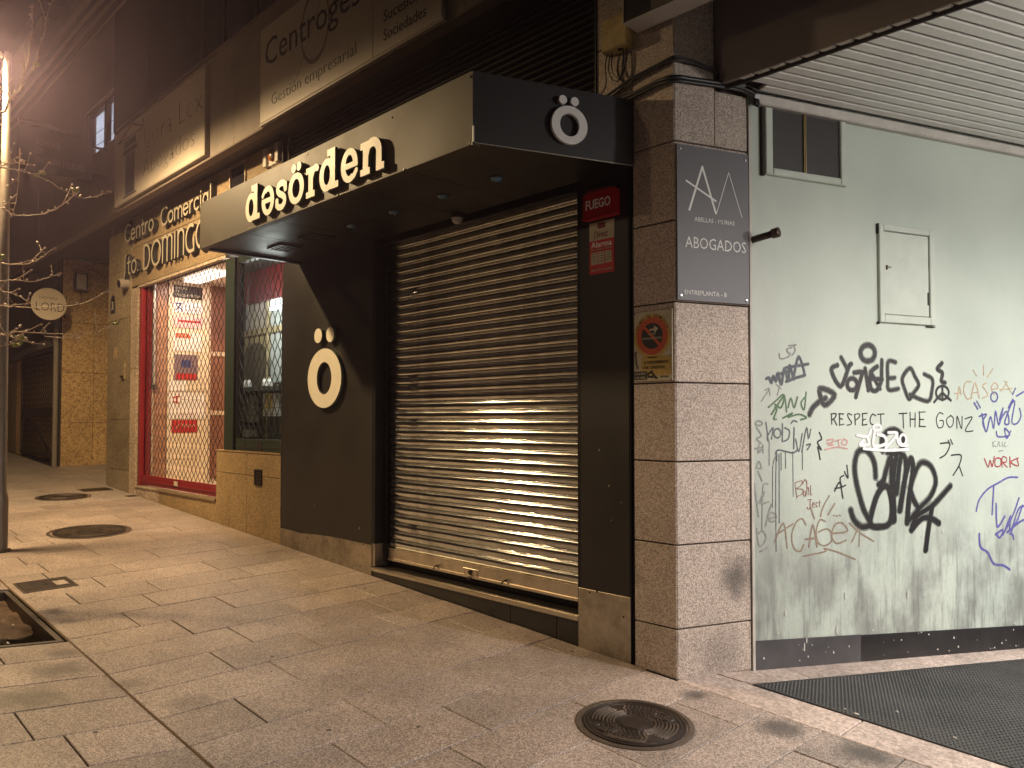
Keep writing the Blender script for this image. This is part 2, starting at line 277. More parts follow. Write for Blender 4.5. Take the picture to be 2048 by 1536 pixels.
class MB:
    def __init__(s): s.v = []; s.f = []; s.mi = []; s.cur = 0
    def add(s, vs, fs):
        b = len(s.v); s.v += [Vector(p) for p in vs]; s.f += [tuple(b + i for i in f) for f in fs]; s.mi += [s.cur] * len(fs); return s
    def hexa(s, p):               # p: 4 bottom + 4 top
        return s.add(p, [(3, 2, 1, 0), (4, 5, 6, 7), (0, 1, 5, 4), (1, 2, 6, 5), (2, 3, 7, 6), (3, 0, 4, 7)])
    def box(s, x0, x1, y0, y1, z0, z1):
        return s.hexa([(x0, y0, z0), (x1, y0, z0), (x1, y1, z0), (x0, y1, z0), (x0, y0, z1), (x1, y0, z1), (x1, y1, z1), (x0, y1, z1)])
    def fb(s, F, u0, u1, n0, n1, z0, z1, c=0, zb0=None, zb1=None):   # box in a frame, front edge chamfered by c; zb0/zb1: bottom at u0/u1
        a = z0 if zb0 is None else zb0; b = z0 if zb1 is None else zb1
        if not c:
            return s.hexa([F(u0, n1, a), F(u1, n1, b), F(u1, n0, b), F(u0, n0, a), F(u0, n1, z1), F(u1, n1, z1), F(u1, n0, z1), F(u0, n0, z1)])
        v = [F(u0, n0, a), F(u1, n0, b), F(u1, n0, z1), F(u0, n0, z1)]
        v += [F(u0, n1 - c, a), F(u1, n1 - c, b), F(u1, n1 - c, z1), F(u0, n1 - c, z1)]
        v += [F(u0 + c, n1, a + c), F(u1 - c, n1, b + c), F(u1 - c, n1, z1 - c), F(u0 + c, n1, z1 - c)]
        f = [(3, 2, 1, 0), (8, 9, 10, 11)]
        for i in range(4):
            j = (i + 1) % 4; f += [(i, j, 4 + j, 4 + i), (4 + i, 4 + j, 8 + j, 8 + i)]
        return s.add(v, f)
    def prism(s, pts, d):         # planar polygon extruded along vector d
        n = len(pts); p = [Vector(q) for q in pts]; d = Vector(d)
        return s.add(p + [q + d for q in p], [tuple(range(n))[::-1], tuple(range(n, 2 * n))] + [(i, (i + 1) % n, n + (i + 1) % n, n + i) for i in range(n)])
    def tube(s, pts, r, n=6, r1=None, cap=True):
        pts = [Vector(p) for p in pts]; m = len(pts); b = len(s.v); ref = Vector((.31, .22, .93))
        for i, p in enumerate(pts):
            t = (pts[min(i + 1, m - 1)] - pts[max(i - 1, 0)]).normalized()
            a = t.cross(ref)
            if a.length < .05: a = t.cross(Vector((1, 0, 0)))
            a.normalize(); c = t.cross(a); rr = r if r1 is None else r + (r1 - r) * i / (m - 1)
            s.v += [p + (a * math.cos(2 * math.pi * k / n) + c * math.sin(2 * math.pi * k / n)) * rr for k in range(n)]
        for i in range(m - 1):
            for k in range(n):
                s.f.append((b + i * n + k, b + i * n + (k + 1) % n, b + (i + 1) * n + (k + 1) % n, b + (i + 1) * n + k)); s.mi.append(s.cur)
        if cap:
            s.f += [tuple(b + k for k in range(n))[::-1], tuple(b + (m - 1) * n + k for k in range(n))]; s.mi += [s.cur] * 2
        return s
    def lathe(s, prof, T, n=48, a0=0, a1=2 * math.pi):   # prof [(r,h)], T(x,y,h) -> point
        full = abs(a1 - a0 - 2 * math.pi) < 1e-6; k = n if full else n + 1; b = len(s.v)
        for r, h in prof:
            for i in range(k):
                t = a0 + (a1 - a0) * i / n; s.v.append(Vector(T(r * math.cos(t), r * math.sin(t), h)))
        for j in range(len(prof) - 1):
            for i in range(n):
                i2 = (i + 1) % k; s.f.append((b + j * k + i, b + j * k + i2, b + (j + 1) * k + i2, b + (j + 1) * k + i)); s.mi.append(s.cur)
        return s
    def build(s, name, m, parent=None, **kw):
        me = bpy.data.meshes.new(name); loc = WL.get(parent.name, Vector()) if parent else Vector()
        me.from_pydata([tuple(p - loc) for p in s.v], [], s.f); me.update()
        for q in (m if isinstance(m, (list, tuple)) else [m]): me.materials.append(q)
        if any(s.mi): me.polygons.foreach_set('material_index', s.mi)
        return link(name, me, parent, **kw)
def link(name, me, parent=None, label=None, cat=None, group=None, kind=None):
    o = bpy.data.objects.new(name, me); COL.objects.link(o)
    if parent: o.parent = parent; WL[o.name] = WL.get(parent.name, Vector())
    else: WL[o.name] = Vector()
    return tag(o, label, cat, group, kind)
def tag(o, label=None, cat=None, group=None, kind=None):
    for k, v in (('label', label), ('category', cat), ('group', group), ('kind', kind)):
        if v: o[k] = v
    return o
def thing(name, loc, label, cat, group=None):
    o = bpy.data.objects.new(name, None); COL.objects.link(o); o.location = loc; o.empty_display_size = .1
    WL[o.name] = Vector(loc); return tag(o, label, cat, group)
def smooth(o):
    o.data.polygons.foreach_set('use_smooth', [True] * len(o.data.polygons)); return o
def instance(src, parent, offset):    # part that shares mesh data, moved by offset
    o = src.copy(); COL.objects.link(o); o.parent = parent; o.location = src.location + Vector(offset); WL[o.name] = WL.get(parent.name, Vector()); return o
def copy_tree(o, parent=None):
    c = o.copy(); COL.objects.link(c); c.parent = parent
    for ch in o.children: copy_tree(ch, c)
    return c

def cat(p, k=5):                  # Catmull-Rom
    p = [np.array(q, float) for q in p]
    if len(p) < 3: return [tuple(q) for q in p]
    o = []; closed = np.allclose(p[0], p[-1])
    for i in range(len(p) - 1):
        a = p[i - 1] if i else (p[-2] if closed else p[0]); b, c = p[i], p[i + 1]; d = p[i + 2] if i + 2 < len(p) else (p[1] if closed else p[-1])
        for j in range(k):
            t = j / k; o.append(tuple(.5 * (2 * b + (c - a) * t + (2 * a - 5 * b + 4 * c - d) * t * t + (3 * b - a - 3 * c + d) * t ** 3)))
    return o + [tuple(p[-1])]
def contour(field, xs, ys):       # zero level loops of a field (negative inside)
    f = np.where(np.abs(field) < 1e-7, 1e-7, field); ins = f < 0
    code = ins[:-1, :-1] * 1 + ins[:-1, 1:] * 2 + ins[1:, 1:] * 4 + ins[1:, :-1] * 8
    nxt = {}; pos = {}
    E = {1: [(3, 0)], 2: [(0, 1)], 3: [(3, 1)], 4: [(1, 2)], 5: [(3, 0), (1, 2)], 6: [(0, 2)], 7: [(3, 2)], 8: [(2, 3)], 9: [(2, 0)], 10: [(0, 1), (2, 3)], 11: [(2, 1)], 12: [(1, 3)], 13: [(1, 0)], 14: [(0, 3)]}
    def key(i, j, e):
        if e == 0: k = ('h', i, j)
        elif e == 2: k = ('h', i + 1, j)
        elif e == 3: k = ('v', i, j)
        else: k = ('v', i, j + 1)
        if k not in pos:
            a, r, c = k
            if a == 'h': t = f[r, c] / (f[r, c] - f[r, c + 1]); pos[k] = (xs[c] + t * (xs[c + 1] - xs[c]), ys[r])
            else: t = f[r, c] / (f[r, c] - f[r + 1, c]); pos[k] = (xs[c], ys[r] + t * (ys[r + 1] - ys[r]))
        return k
    for i, j in zip(*np.nonzero((code > 0) & (code < 15))):
        for a, b in E[int(code[i, j])]: nxt[key(i, j, a)] = key(i, j, b)
    loops = []
    while nxt:
        k0, k = nxt.popitem(); L = [pos[k0]]
        while k != k0 and k in nxt: L.append(pos[k]); k = nxt.pop(k)
        if len(L) > 5: loops.append(L)
    return loops
def simplify(L, tol):
    P = np.array(L); n = len(P)
    def rdp(a, b):
        if b - a < 2: return []
        d = P[b % n] - P[a]; q = P[np.arange(a + 1, b) % n] - P[a]; ln = np.hypot(*d)
        e = np.abs(d[0] * q[:, 1] - d[1] * q[:, 0]) / ln if ln > 1e-9 else np.hypot(q[:, 0], q[:, 1])
        i = int(e.argmax())
        if e[i] < tol: return []
        m = a + 1 + i; return rdp(a, m) + [m] + rdp(m, b)
    h = n // 2; idx = [0] + rdp(0, h) + [h] + rdp(h, n)
    return [tuple(P[i % n]) for i in idx]
def sdf_loops(prims, res, tol=None, warp=0):
    # prims: ('s', pts, w) stroke | ('b', x0,y0,x1,y1) box | ('e', cx,cy,rx,ry,ix,iy) ring | ('d', cx,cy,rx,ry) disc | ('x', x0,y0,x1,y1) cut
    xs, ys = [], []
    for p in prims:
        if p[0] == 's':
            for q in p[1]: xs += [q[0] - p[2], q[0] + p[2]]; ys += [q[1] - p[2], q[1] + p[2]]
        elif p[0] in 'bx': xs += [p[1], p[3]]; ys += [p[2], p[4]]
        else: xs += [p[1] - p[3], p[1] + p[3]]; ys += [p[2] - p[4], p[2] + p[4]]
    gx = np.arange(min(xs) - 3 * res, max(xs) + 3 * res, res); gy = np.arange(min(ys) - 3 * res, max(ys) + 3 * res, res)
    X, Y = np.meshgrid(gx, gy); D = np.full(X.shape, 9.0)
    for p in prims:
        if p[0] == 's':
            hw = p[2] / 2
            for (ax, ay), (bx, by) in zip(p[1][:-1], p[1][1:]):
                m = hw + 2 * res
                i0, i1 = np.searchsorted(gx, [min(ax, bx) - m, max(ax, bx) + m]); j0, j1 = np.searchsorted(gy, [min(ay, by) - m, max(ay, by) + m])
                x, y = X[j0:j1, i0:i1], Y[j0:j1, i0:i1]; dx, dy = bx - ax, by - ay; q = dx * dx + dy * dy
                t = np.clip(((x - ax) * dx + (y - ay) * dy) / q, 0, 1) if q > 1e-12 else 0
                D[j0:j1, i0:i1] = np.minimum(D[j0:j1, i0:i1], np.hypot(x - ax - t * dx, y - ay - t * dy) - hw)
        elif p[0] == 'b' or p[0] == 'x':
            d = np.maximum(np.maximum(p[1] - X, X - p[3]), np.maximum(p[2] - Y, Y - p[4]))
            D = np.minimum(D, d) if p[0] == 'b' else np.maximum(D, -d)
        else:
            o = (np.sqrt(((X - p[1]) / p[3]) ** 2 + ((Y - p[2]) / p[4]) ** 2) - 1) * min(p[3], p[4])
            if p[0] == 'e':
                i = (np.sqrt(((X - p[1]) / p[5]) ** 2 + ((Y - p[2]) / p[6]) ** 2) - 1) * min(p[5], p[6]); o = np.maximum(o, -i)
            D = np.minimum(D, o)
    return [simplify(L, tol or res * .12) for L in contour(D, gx, gy)]
def fill(loops, depth):           # flat or extruded filled shape as (verts, faces)
    k = bpy.data.curves.new('shape', 'CURVE'); k.dimensions = '2D'; k.fill_mode = 'BOTH'; k.extrude = depth / 2
    for L in loops:
        if len(L) < 3: continue
        s = k.splines.new('POLY'); s.points.add(len(L) - 1); s.use_cyclic_u = True
        for p, q in zip(s.points, L): p.co = (q[0], q[1], 0, 1)
    return curve_data(k)
def curve_data(k):
    o = bpy.data.objects.new('shape', k); me = bpy.data.meshes.new_from_object(o)
    v = [tuple(q.co) for q in me.vertices]; f = [tuple(p.vertices) for p in me.polygons]
    bpy.data.objects.remove(o); bpy.data.curves.remove(k); bpy.data.meshes.remove(me)
    return v, f
def put(mb, vf, F, n0, n1, side=None):     # place a filled shape (z in -d/2..d/2) between n0 and n1; side -> material index of side walls
    v, f = vf; zs = [p[2] for p in v]; a, b = min(zs), max(zs); s = (n1 - n0) / (b - a) if b > a else 0
    base = len(mb.v); mb.v += [F(p[0], n0 + (p[2] - a) * s, p[1]) for p in v]
    for q in f:
        mb.f.append(tuple(base + i for i in q))
        flat = max(v[i][2] for i in q) - min(v[i][2] for i in q) < 1e-6
        mb.mi.append(side if (side is not None and not flat) else mb.cur)
    return mb
def text_vf(body, u0, u1, z0, z1, depth=.002, weight=0, shear=0, sx=None):
    k = bpy.data.curves.new('t', 'FONT'); k.body = body; k.size = 1; k.extrude = .01; k.resolution_u = 2; k.offset = weight; k.shear = shear
    v, f = curve_data(k)
    x0, x1 = min(p[0] for p in v), max(p[0] for p in v); y0, y1 = min(p[1] for p in v), max(p[1] for p in v)
    return [(u0 + (p[0] - x0) / (x1 - x0) * (u1 - u0), z0 + (p[1] - y0) / (y1 - y0) * (z1 - z0), p[2]) for p in v], f
def lettering(body, F, u0, u1, z0, z1, n, m, parent, weight=0, shear=0, name='lettering', th=.0015):
    mb = MB(); put(mb, text_vf(body, u0, u1, z0, z1, weight=weight, shear=shear), F, n, n + th); return mb.build(name, m, parent)
def shape(prims, F, n0, n1, m, parent, name, res=.003, side=None, **kw):
    mb = MB(); put(mb, fill(sdf_loops(prims, res), .01), F, n0, n1, side); return mb.build(name, m, parent, **kw)
def rect(u0, u1, z0, z1): return [[(u0, z0), (u1, z0), (u1, z1), (u0, z1)]]
def off(prims, du, dz, k=1):
    o = []
    for p in prims:
        if p[0] == 's': o.append(('s', [(du + q[0] * k, dz + q[1] * k) for q in p[1]], p[2] * k))
        elif p[0] in 'bx': o.append((p[0], du + p[1] * k, dz + p[2] * k, du + p[3] * k, dz + p[4] * k))
        else: o.append((p[0], du + p[1] * k, dz + p[2] * k) + tuple(q * k for q in p[3:]))
    return o
def arc(cx, cy, rx, ry, a0, a1, n=16): return [(cx + rx * math.cos(R(a0 + (a1 - a0) * i / n)), cy + ry * math.sin(R(a0 + (a1 - a0) * i / n))) for i in range(n + 1)]
# measured strokes of the wall tags (along wall, height)
GRAFFITI = [
 ('small grey tag of three letters at the top of the left cluster', 'grey', 0.011, [[(0.795,1.974),(0.803,1.941),(0.846,1.945)],[(0.898,2.015),(0.855,2.003),(0.871,1.981),(0.885,1.977),(0.872,1.956),(0.85,1.95)],[(0.876,2.027),(0.934,2.034)],[(0.911,2.031),(0.927,1.998),(0.898,1.964)]]),
 ('slate blue zigzag tag underlined by a slanted stroke', 'slate', 0.015, [[(0.688,1.808),(0.71,1.816),(0.729,1.784),(0.745,1.827),(0.766,1.795),(0.778,1.843),(0.801,1.788)],[(0.787,1.848),(0.811,1.776),(0.836,1.879),(0.866,1.799),(0.88,1.901),(0.91,1.81)],[(0.909,1.812),(0.956,1.959),(1.007,1.841)],[(0.851,1.885),(1.037,1.913)],[(0.85,1.794),(0.928,1.819),(1.007,1.838)],[(0.802,1.843),(0.89,1.865)]]),
 ('faint grey cross and arrow under the slate tag', 'grey', 0.008, [[(0.767,1.775),(0.808,1.746)],[(0.801,1.788),(0.776,1.705)],[(0.646,1.664),(0.71,1.746),(0.674,1.734)],[(0.71,1.746),(0.717,1.704)]]),
 ('green and brown tag underlined with a green zigzag', 'green', 0.012, [[(0.702,1.627),(0.772,1.675),(0.83,1.708),(0.85,1.599)],[(0.726,1.582),(0.83,1.703),(0.807,1.627),(0.756,1.647)],[(0.863,1.626),(0.887,1.688),(0.913,1.626),(0.942,1.697),(0.915,1.628)],[(1.012,1.702),(0.972,1.659),(0.997,1.614),(1.015,1.729)],[(0.819,1.559),(0.899,1.592),(0.863,1.565),(0.951,1.584),(1.016,1.562),(0.966,1.549)],[(0.756,1.627),(0.771,1.612),(0.745,1.557),(0.765,1.551)]]),
 ('dark spray ring floating over the large pale wall tag', 'charcoal', 0.031, [[(1.628,2.005),(1.621,1.98),(1.603,1.96),(1.576,1.949),(1.547,1.948),(1.52,1.958),(1.503,1.976),(1.496,2.0),(1.503,2.025),(1.522,2.044),(1.548,2.056),(1.578,2.057),(1.604,2.047),(1.622,2.029),(1.628,2.005)]]),
 ('large charcoal lettering tag high on the wall', 'charcoal', 0.025, [[(1.288,1.912),(1.233,1.879),(1.314,1.771),(1.388,1.902),(1.411,1.924)],[(1.322,1.965),(1.374,1.891)],[(1.462,1.788),(1.457,1.77),(1.444,1.756),(1.426,1.748),(1.406,1.748),(1.388,1.755),(1.376,1.769),(1.372,1.786),(1.377,1.803),(1.389,1.818),(1.407,1.826),(1.427,1.826),(1.445,1.819),(1.457,1.805),(1.462,1.788)],[(1.436,1.866),(1.514,1.873),(1.502,1.843),(1.448,1.703)],[(1.537,1.897),(1.563,1.749)],[(1.691,1.957),(1.686,1.824)],[(1.647,1.913),(1.594,1.878),(1.577,1.802),(1.598,1.75),(1.644,1.752),(1.68,1.804)],[(1.599,1.829),(1.693,1.824)],[(1.586,1.877),(1.67,1.761)],[(1.821,1.948),(1.75,1.948),(1.745,1.827),(1.752,1.756),(1.844,1.764)],[(1.745,1.833),(1.811,1.839)],[(1.958,1.91),(1.883,1.837),(1.906,1.761),(1.946,1.693),(1.991,1.738),(2.042,1.793),(2.006,1.852),(1.958,1.91)],[(1.954,1.724),(2.128,1.68),(2.171,1.753),(2.177,1.837),(2.098,1.871)],[(2.278,1.955),(2.229,1.911),(2.28,1.885),(2.268,1.827),(2.306,1.815)]]),
 ('small charcoal peace symbol at the end of the large tag', 'charcoal', 0.015, [[(2.342,1.743),(2.335,1.722),(2.317,1.705),(2.29,1.695),(2.261,1.695),(2.235,1.704),(2.218,1.72),(2.212,1.741),(2.219,1.762),(2.237,1.78),(2.263,1.789),(2.292,1.79),(2.318,1.781),(2.336,1.764),(2.342,1.743)],[(2.278,1.788),(2.276,1.689)],[(2.277,1.742),(2.221,1.698)],[(2.277,1.742),(2.341,1.699)],[(2.225,1.703),(2.193,1.674)],[(2.331,1.711),(2.362,1.687)]]),
 ('thick charcoal arrow curving up to the right', 'charcoal', 0.03, [[(1.043,1.583),(1.063,1.619),(1.111,1.658),(1.181,1.692)],[(1.132,1.753),(1.171,1.645),(1.26,1.715),(1.132,1.753)]]),
 ('thin black capitals reading RESPECT THE GONZ', 'black', 0.0085, [[(1.229,1.517),(1.23,1.592)],[(1.23,1.591),(1.266,1.588),(1.269,1.569),(1.255,1.554),(1.23,1.551)],[(1.245,1.554),(1.276,1.516)],[(1.298,1.591),(1.3,1.553),(1.297,1.515)],[(1.298,1.59),(1.34,1.591)],[(1.297,1.553),(1.329,1.555)],[(1.297,1.515),(1.339,1.517)],[(1.409,1.584),(1.382,1.59),(1.369,1.575),(1.387,1.556),(1.405,1.537),(1.397,1.518),(1.365,1.514)],[(1.437,1.512),(1.436,1.589)],[(1.436,1.588),(1.473,1.587),(1.478,1.566),(1.462,1.551),(1.437,1.549)],[(1.506,1.588),(1.508,1.55),(1.504,1.511)],[(1.506,1.587),(1.549,1.588)],[(1.505,1.55),(1.538,1.551)],[(1.504,1.511),(1.548,1.513)],[(1.623,1.58),(1.598,1.585),(1.579,1.556),(1.586,1.517),(1.619,1.513)],[(1.64,1.583),(1.701,1.588)],[(1.67,1.586),(1.672,1.508)],[(1.849,1.591),(1.921,1.596)],[(1.885,1.594),(1.887,1.495)],[(1.955,1.601),(1.953,1.501)],[(2.001,1.601),(1.999,1.501)],[(1.954,1.551),(2.0,1.553)],[(2.044,1.601),(2.046,1.551),(2.042,1.501)],[(2.044,1.599),(2.101,1.602)],[(2.043,1.551),(2.086,1.553)],[(2.042,1.501),(2.099,1.503)],[(2.281,1.587),(2.241,1.597),(2.21,1.551),(2.23,1.499),(2.274,1.504),(2.277,1.54),(2.244,1.538)],[(2.352,1.578),(2.32,1.562),(2.315,1.521),(2.346,1.496),(2.378,1.513),(2.383,1.554),(2.352,1.578)],[(2.42,1.488),(2.425,1.57),(2.469,1.488),(2.477,1.57)],[(2.504,1.557),(2.577,1.562),(2.507,1.474),(2.584,1.469)]]),
 ('faint pink scribble left of the white tag', 'pink', 0.011, [[(1.188,1.413),(1.242,1.418),(1.221,1.382),(1.201,1.382),(1.242,1.381)],[(1.187,1.392),(1.228,1.397)],[(1.256,1.407),(1.311,1.417)],[(1.283,1.412),(1.296,1.37)],[(1.338,1.42),(1.317,1.391),(1.351,1.38),(1.366,1.406),(1.336,1.42)],[(1.167,1.351),(1.269,1.366),(1.365,1.354)]]),
 ('white spray tag crossing the round head of the black tag', 'white', 0.02, [[(1.452,1.444),(1.545,1.434),(1.579,1.48)],[(1.545,1.434),(1.556,1.383),(1.477,1.379),(1.513,1.407)],[(1.674,1.494),(1.67,1.486),(1.659,1.479),(1.644,1.476),(1.627,1.476),(1.612,1.479),(1.602,1.486),(1.598,1.494),(1.602,1.502),(1.612,1.509),(1.628,1.512),(1.644,1.512),(1.66,1.509),(1.67,1.502),(1.674,1.494)],[(1.612,1.465),(1.602,1.372),(1.712,1.383),(1.704,1.433),(1.639,1.449)],[(1.712,1.355),(1.825,1.451),(1.739,1.461)],[(1.816,1.451),(1.841,1.38),(1.917,1.371)],[(1.909,1.411),(1.906,1.396),(1.897,1.383),(1.885,1.377),(1.871,1.377),(1.859,1.384),(1.851,1.396),(1.848,1.411),(1.852,1.426),(1.86,1.438),(1.873,1.445),(1.886,1.445),(1.898,1.438),(1.906,1.426),(1.909,1.411)],[(1.512,1.353),(1.711,1.339),(1.923,1.342)]]),
 ('huge thick black spray tag in the middle of the wall', 'blackpaint', 0.036, [[(1.69,1.335),(1.683,1.413),(1.735,1.467),(1.81,1.476),(1.881,1.427),(1.875,1.356),(1.818,1.317),(1.732,1.326)],[(1.619,1.158),(1.608,1.258),(1.547,1.337),(1.464,1.333),(1.43,1.239),(1.446,1.117),(1.505,0.946),(1.565,0.847),(1.493,0.827),(1.422,0.874),(1.39,0.944)],[(1.565,0.847),(1.621,1.018),(1.69,1.09),(1.74,1.073),(1.768,0.95),(1.745,0.842),(1.659,0.819),(1.565,0.847)],[(1.648,1.107),(1.69,1.128)],[(1.69,1.128),(1.764,1.294),(1.766,1.075),(1.779,0.85)],[(1.818,1.309),(1.784,1.137),(1.788,0.856)],[(1.813,1.042),(1.852,1.274),(1.892,1.292),(1.905,1.197),(1.845,0.922)],[(1.841,0.922),(1.902,1.165),(1.953,1.278),(1.973,1.195),(1.932,1.006),(1.909,0.834)],[(1.94,1.069),(2.036,1.238),(2.144,1.223),(2.196,1.117),(2.144,1.011),(2.03,0.929),(1.917,0.84)],[(2.025,0.927),(1.978,0.986),(1.944,1.061)],[(1.949,0.781),(2.002,0.874),(2.165,0.946),(2.342,1.075)],[(1.949,0.781),(2.05,0.855),(2.145,0.851),(2.221,0.815)],[(2.155,0.93),(2.121,0.807),(2.086,0.634)]]),
 ('pair of thin black katakana characters beside the huge tag', 'black', 0.01, [[(2.248,1.38),(2.343,1.379),(2.306,1.307),(2.242,1.276)],[(2.328,1.401),(2.348,1.369)],[(2.352,1.408),(2.372,1.373)],[(2.358,1.294),(2.457,1.292),(2.435,1.219),(2.372,1.15)],[(2.435,1.219),(2.471,1.143)]]),
 ('pale orange tag with ray strokes at the upper right', 'orange', 0.01, [[(2.4,1.737),(2.465,1.745)],[(2.428,1.695),(2.452,1.788),(2.468,1.733)],[(2.577,1.826),(2.519,1.822),(2.497,1.758),(2.531,1.701),(2.581,1.714)],[(2.57,1.702),(2.618,1.821),(2.66,1.708)],[(2.589,1.744),(2.652,1.752)],[(2.739,1.821),(2.699,1.8),(2.734,1.761),(2.751,1.729),(2.693,1.708)],[(2.793,1.774),(2.867,1.788),(2.831,1.825),(2.79,1.784),(2.821,1.735)],[(2.882,1.773),(3.023,1.784)],[(2.94,1.84),(3.013,1.75)],[(2.968,1.834),(2.896,1.761)],[(2.597,1.914),(2.635,1.869)],[(2.711,1.951),(2.71,1.878)],[(2.812,1.926),(2.751,1.866)]]),
 ('blue marker tag with small circle and arrow at the right', 'blue', 0.013, [[(2.858,1.719),(2.854,1.703),(2.843,1.691),(2.828,1.684),(2.812,1.684),(2.797,1.691),(2.787,1.703),(2.784,1.718),(2.788,1.733),(2.799,1.746),(2.814,1.753),(2.83,1.753),(2.845,1.746),(2.855,1.734),(2.858,1.719)],[(2.657,1.574),(2.733,1.589),(2.692,1.536),(2.719,1.466)],[(2.684,1.596),(2.726,1.461),(2.777,1.571),(2.809,1.486),(2.833,1.612),(2.867,1.511),(2.916,1.637),(2.876,1.546),(2.956,1.612),(2.98,1.523),(2.932,1.534),(3.03,1.702),(2.976,1.638),(3.049,1.689),(3.011,1.534),(3.067,1.521),(3.115,1.574),(3.101,1.636)],[(2.605,1.672),(2.64,1.628)],[(2.632,1.685),(2.669,1.636)],[(3.024,1.74),(3.059,1.786)],[(3.069,1.728),(3.151,1.762)],[(2.837,1.463),(2.858,1.423),(2.985,1.435),(2.93,1.486),(2.951,1.41),(2.997,1.465)]]),
 ('small faint grey scrawl under the blue tag', 'grey', 0.006, [[(2.794,1.386),(2.8,1.348)],[(2.825,1.392),(2.797,1.367),(2.83,1.348)],[(2.843,1.35),(2.862,1.388),(2.874,1.35)],[(2.9,1.385),(2.899,1.35)],[(2.937,1.382),(2.917,1.353),(2.949,1.353)],[(2.86,1.316),(2.907,1.319)]]),
 ('small red marker word WORK at the right edge', 'red', 0.011, [[(2.703,1.263),(2.742,1.2),(2.763,1.249),(2.786,1.204),(2.81,1.276)],[(2.824,1.26),(2.821,1.206),(2.876,1.209),(2.879,1.259),(2.824,1.26)],[(2.894,1.196),(2.898,1.269),(2.943,1.265),(2.938,1.233),(2.901,1.231),(2.951,1.195)],[(2.981,1.27),(2.984,1.194)],[(3.075,1.261),(2.991,1.232),(3.074,1.202),(3.06,1.259)]]),
 ('sprawling violet blue tag with a heavy zigzag at the lower right', 'violet', 0.016, [[(2.607,0.883),(2.641,0.965),(2.734,1.039),(2.845,1.079),(2.958,1.117),(3.064,1.116)],[(2.823,0.929),(2.829,0.758),(2.913,0.832)],[(2.807,0.702),(2.891,0.733),(2.856,0.675),(2.817,0.709)],[(2.89,0.695),(3.007,0.84),(3.076,0.961)],[(2.91,0.719),(2.978,0.829),(2.966,0.729),(3.047,0.787),(3.113,0.905)],[(2.937,0.711),(3.062,0.774),(3.129,0.796)],[(2.984,0.715),(3.065,0.875),(3.132,0.898)],[(2.965,0.703),(2.999,0.689),(3.007,0.657)],[(2.635,0.716),(2.644,0.623),(2.722,0.575),(2.784,0.49),(2.884,0.471),(2.958,0.434)],[(2.798,1.055),(2.776,0.851)]]),
 ('thin dark red name scratched in the lower left cluster', 'brickred', 0.006, [[(0.913,1.142),(0.928,1.042)],[(0.916,1.143),(0.974,1.152),(0.96,1.12),(0.925,1.103),(0.977,1.096),(0.97,1.066),(0.928,1.052)],[(1.0,1.081),(0.987,1.085),(0.982,1.067),(0.99,1.052),(0.999,1.058)],[(1.0,1.081),(1.001,1.052)],[(1.013,1.151),(1.012,1.059)],[(1.012,1.096),(1.023,1.109),(1.028,1.095),(1.028,1.059)],[(1.044,1.119),(1.044,1.062),(1.055,1.062)],[(0.977,1.131),(0.998,1.161),(1.013,1.135)],[(1.019,1.029),(1.051,1.028)],[(1.039,1.028),(1.036,0.973),(1.018,0.968),(1.015,0.98)],[(1.056,0.995),(1.074,0.994),(1.068,1.01),(1.058,1.001),(1.058,0.983),(1.074,0.976)],[(1.101,1.005),(1.09,1.006),(1.088,0.99),(1.093,0.98),(1.101,0.982)],[(1.118,1.02),(1.117,0.979)],[(1.108,1.005),(1.128,1.005)]]),
 ('three slanted dark letters left of the huge tag', 'charcoal', 0.01, [[(1.25,1.076),(1.295,1.132),(1.321,1.027)],[(1.253,1.094),(1.312,1.098)],[(1.332,1.177),(1.3,1.161),(1.313,1.106),(1.347,1.112)],[(1.338,1.203),(1.369,1.159),(1.36,1.244)]]),
 ('wide brown tag between two stars low on the wall', 'brown', 0.012, [[(0.742,0.77),(0.815,0.887),(0.843,0.726)],[(0.78,0.827),(0.892,0.878)],[(1.0,0.866),(0.97,0.908),(0.916,0.882),(0.882,0.804),(0.9,0.723),(0.952,0.699),(0.981,0.74)],[(1.024,0.723),(1.059,0.863),(1.092,0.721)],[(0.995,0.773),(1.091,0.777)],[(1.166,0.88),(1.119,0.892),(1.088,0.823),(1.1,0.751),(1.153,0.722),(1.213,0.744),(1.219,0.795),(1.179,0.831),(1.106,0.814)],[(1.226,0.799),(1.356,0.806),(1.315,0.862),(1.25,0.855),(1.219,0.785),(1.261,0.731),(1.344,0.746)],[(1.394,0.731),(1.468,0.844)],[(1.378,0.859),(1.467,0.791),(1.591,0.726)],[(1.468,0.812),(1.459,0.698)],[(1.041,0.977),(1.073,0.903)],[(1.202,1.047),(1.147,0.973),(1.126,0.916)],[(1.249,0.993),(1.191,0.924)],[(1.237,0.917),(1.242,0.915)],[(1.264,0.913),(1.27,0.911)],[(1.289,0.915),(1.296,0.912)],[(0.978,0.666),(1.163,0.684),(1.157,0.704),(1.285,0.668),(1.425,0.615)]]),
